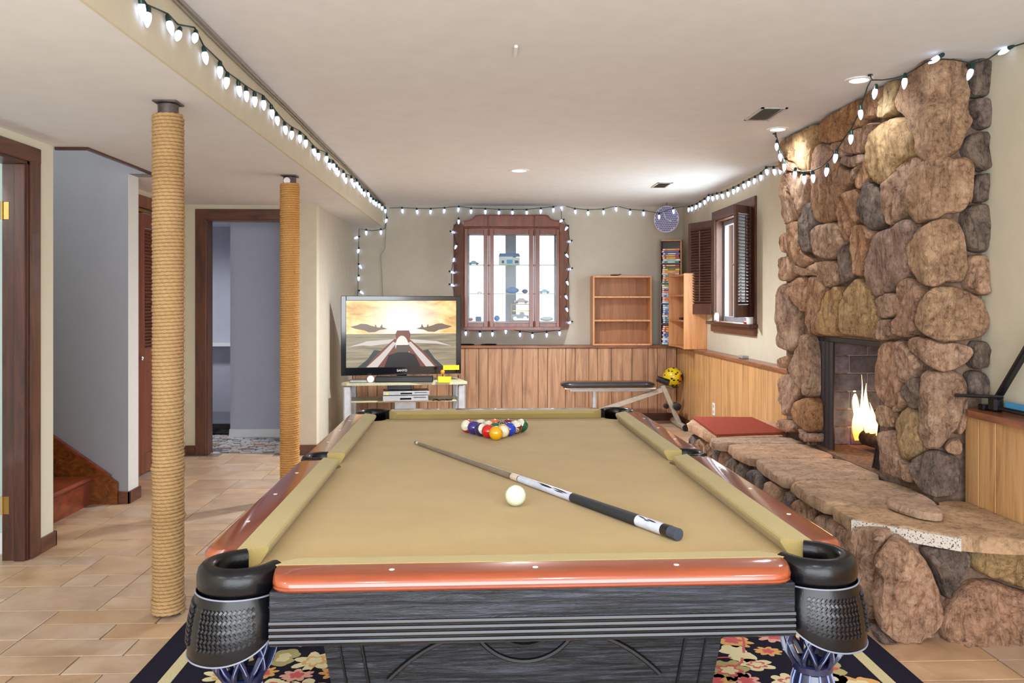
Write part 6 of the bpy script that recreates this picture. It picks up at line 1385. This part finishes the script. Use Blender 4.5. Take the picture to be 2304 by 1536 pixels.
# 4: looped over the chimney stones
XS4 = 1.93
def F4(u, v):
    if u <= 2062:
        p = P(u, v, x=XS4)
        if p.z > H-.006: p = P(u, v, z=H-.006)
        return p
    if u < 2235: return P(u, v, y=3.56) if P(u, v, y=3.56).z < H-.005 else P(u, v, z=H-.006)
    p = P(u, v, x=XR-.03); return p
wpx = [(1745, 298), (1750, 318), (1757, 338), (1764, 360), (1775, 375), (1790, 384), (1808, 386), (1830, 384), (1850, 374), (1866, 360), (1880, 342), (1897, 315), (1916, 288), (1930, 258), (1942, 225), (1952, 195), (1960, 180), (1985, 180), (2012, 176), (2035, 169), (2060, 155), (2085, 138), (2110, 133), (2145, 134), (2190, 143), (2225, 132), (2252, 113), (2275, 106), (2304, 97), (2330, 88)]
bs4 = [(1748, 322), (1755, 346), (1765, 368), (1789, 385), (1809, 395), (1829, 392), (1861, 377), (1881, 346), (1915, 303), (1936, 247), (1970, 200), (2036, 176), (2113, 128), (2186, 156), (2270, 108)]
bs_ = []
for (u, v) in bs4:
    p = F4(u, v); rot = (rs_.uniform(-.1, .1), rs_.uniform(-.1, .15), 0)
    if u == 2113: rot = (.2, 1.0, 0)
    if u == 2186: rot = (0, .35, 0)
    if u == 2270: rot = (1.1, .9, 0)
    bs_.append((p, rot))
string('string of white bulbs draped over the stone chimney breast', [F4(u, v) for u, v in wpx], bs_)
for (u, v, lb) in ((1958, 168, 'small dark ceiling hook beside the downlight nearest the chimney top'), (1743, 300, 'small dark ceiling hook beside the downlight at the far chimney corner')):
    p = P(u, v, z=H-.001); hk = MB(); hk.lathe([(.0001, 0), (.012, 0), (.012, -.006), (.0001, -.008)], p, 10); hk.tube([p, p+Vector((0, -.01, -.02)), p+Vector((.012, -.005, -.03))], .0025, 6)
    tag(hk.build('ceiling_hook', m_black), lb, 'hook')
# 5: round the display cabinet
ring = [(1032, 494, 0), (1016, 521, -1), (1027, 551, .3), (1023, 580, .3), (1014, 611, -1), (1014, 640, -1), None, (1048, 745, 0), (1080, 748, 0), (1108, 747, 0), (1138, 741, 0), (1170, 748, 0), (1198, 751, 0), (1230, 749, 0), (1259, 745, 0), None, (1285, 724, 1), (1274, 692, -.3), (1272, 664, -.4), (1275, 632, -.3), (1285, 604, 1), (1273, 571, -.5), (1284, 542, 1), (1277, 510, .5), (1266, 495, .9)]
def ring_pt(u, v):
    y = YW-.03 if (v > 735 or u < 1024 or u > 1278) else 9.16
    return P(u, v, y=y)
bs_ = []; wp = []
for e in ring:
    if e is None: continue
    p = ring_pt(e[0], e[1]); bs_.append((p, (0, e[2]*1.2, 0))); wp.append(p+Vector((-.012*e[2], .0, .016)))
string('string of white bulbs framing the cherry display cabinet', wp+[ring_pt(1262, 470)], bs_)
# 6: corner drop beside the television
wp = [P(870, 470, y=YW-.02), P(869, 498, y=YW-.02), P(866, 514, y=YW-.02), P(860, 516, y=YW-.03), P(838, 519, y=YW-.03), P(824, 517, y=YW-.03), P(808, 514, y=YW-.03), P(807, 560, y=YW-.03), P(806, 620, y=YW-.03), P(804, 690, y=YW-.03), P(803, 760, y=YW-.03)]
bs_ = [(P(u, v, y=YW-.03), (0, r, 0)) for u, v, r in ((870, 492, .3), (857, 518, 0), (824, 519, 0), (806, 533, 1.2), (807, 560, .2), (808, 596, -.6), (807, 622, 0), (810, 655, -.9))]
string('string of white bulbs hanging down the corner behind the television', wp, bs_)
tag(MB().tube([P(869, 500, y=YW-.012), P(866, 560, y=YW-.012), P(856, 574, y=YW-.012), P(858, 600, y=YW-.012), P(862, 680, y=YW-.012), P(862, 760, y=YW-.012)], .0035, 6).build('wall_cable', m_gwire), 'thin cord running down the far wall behind the television', 'cord')
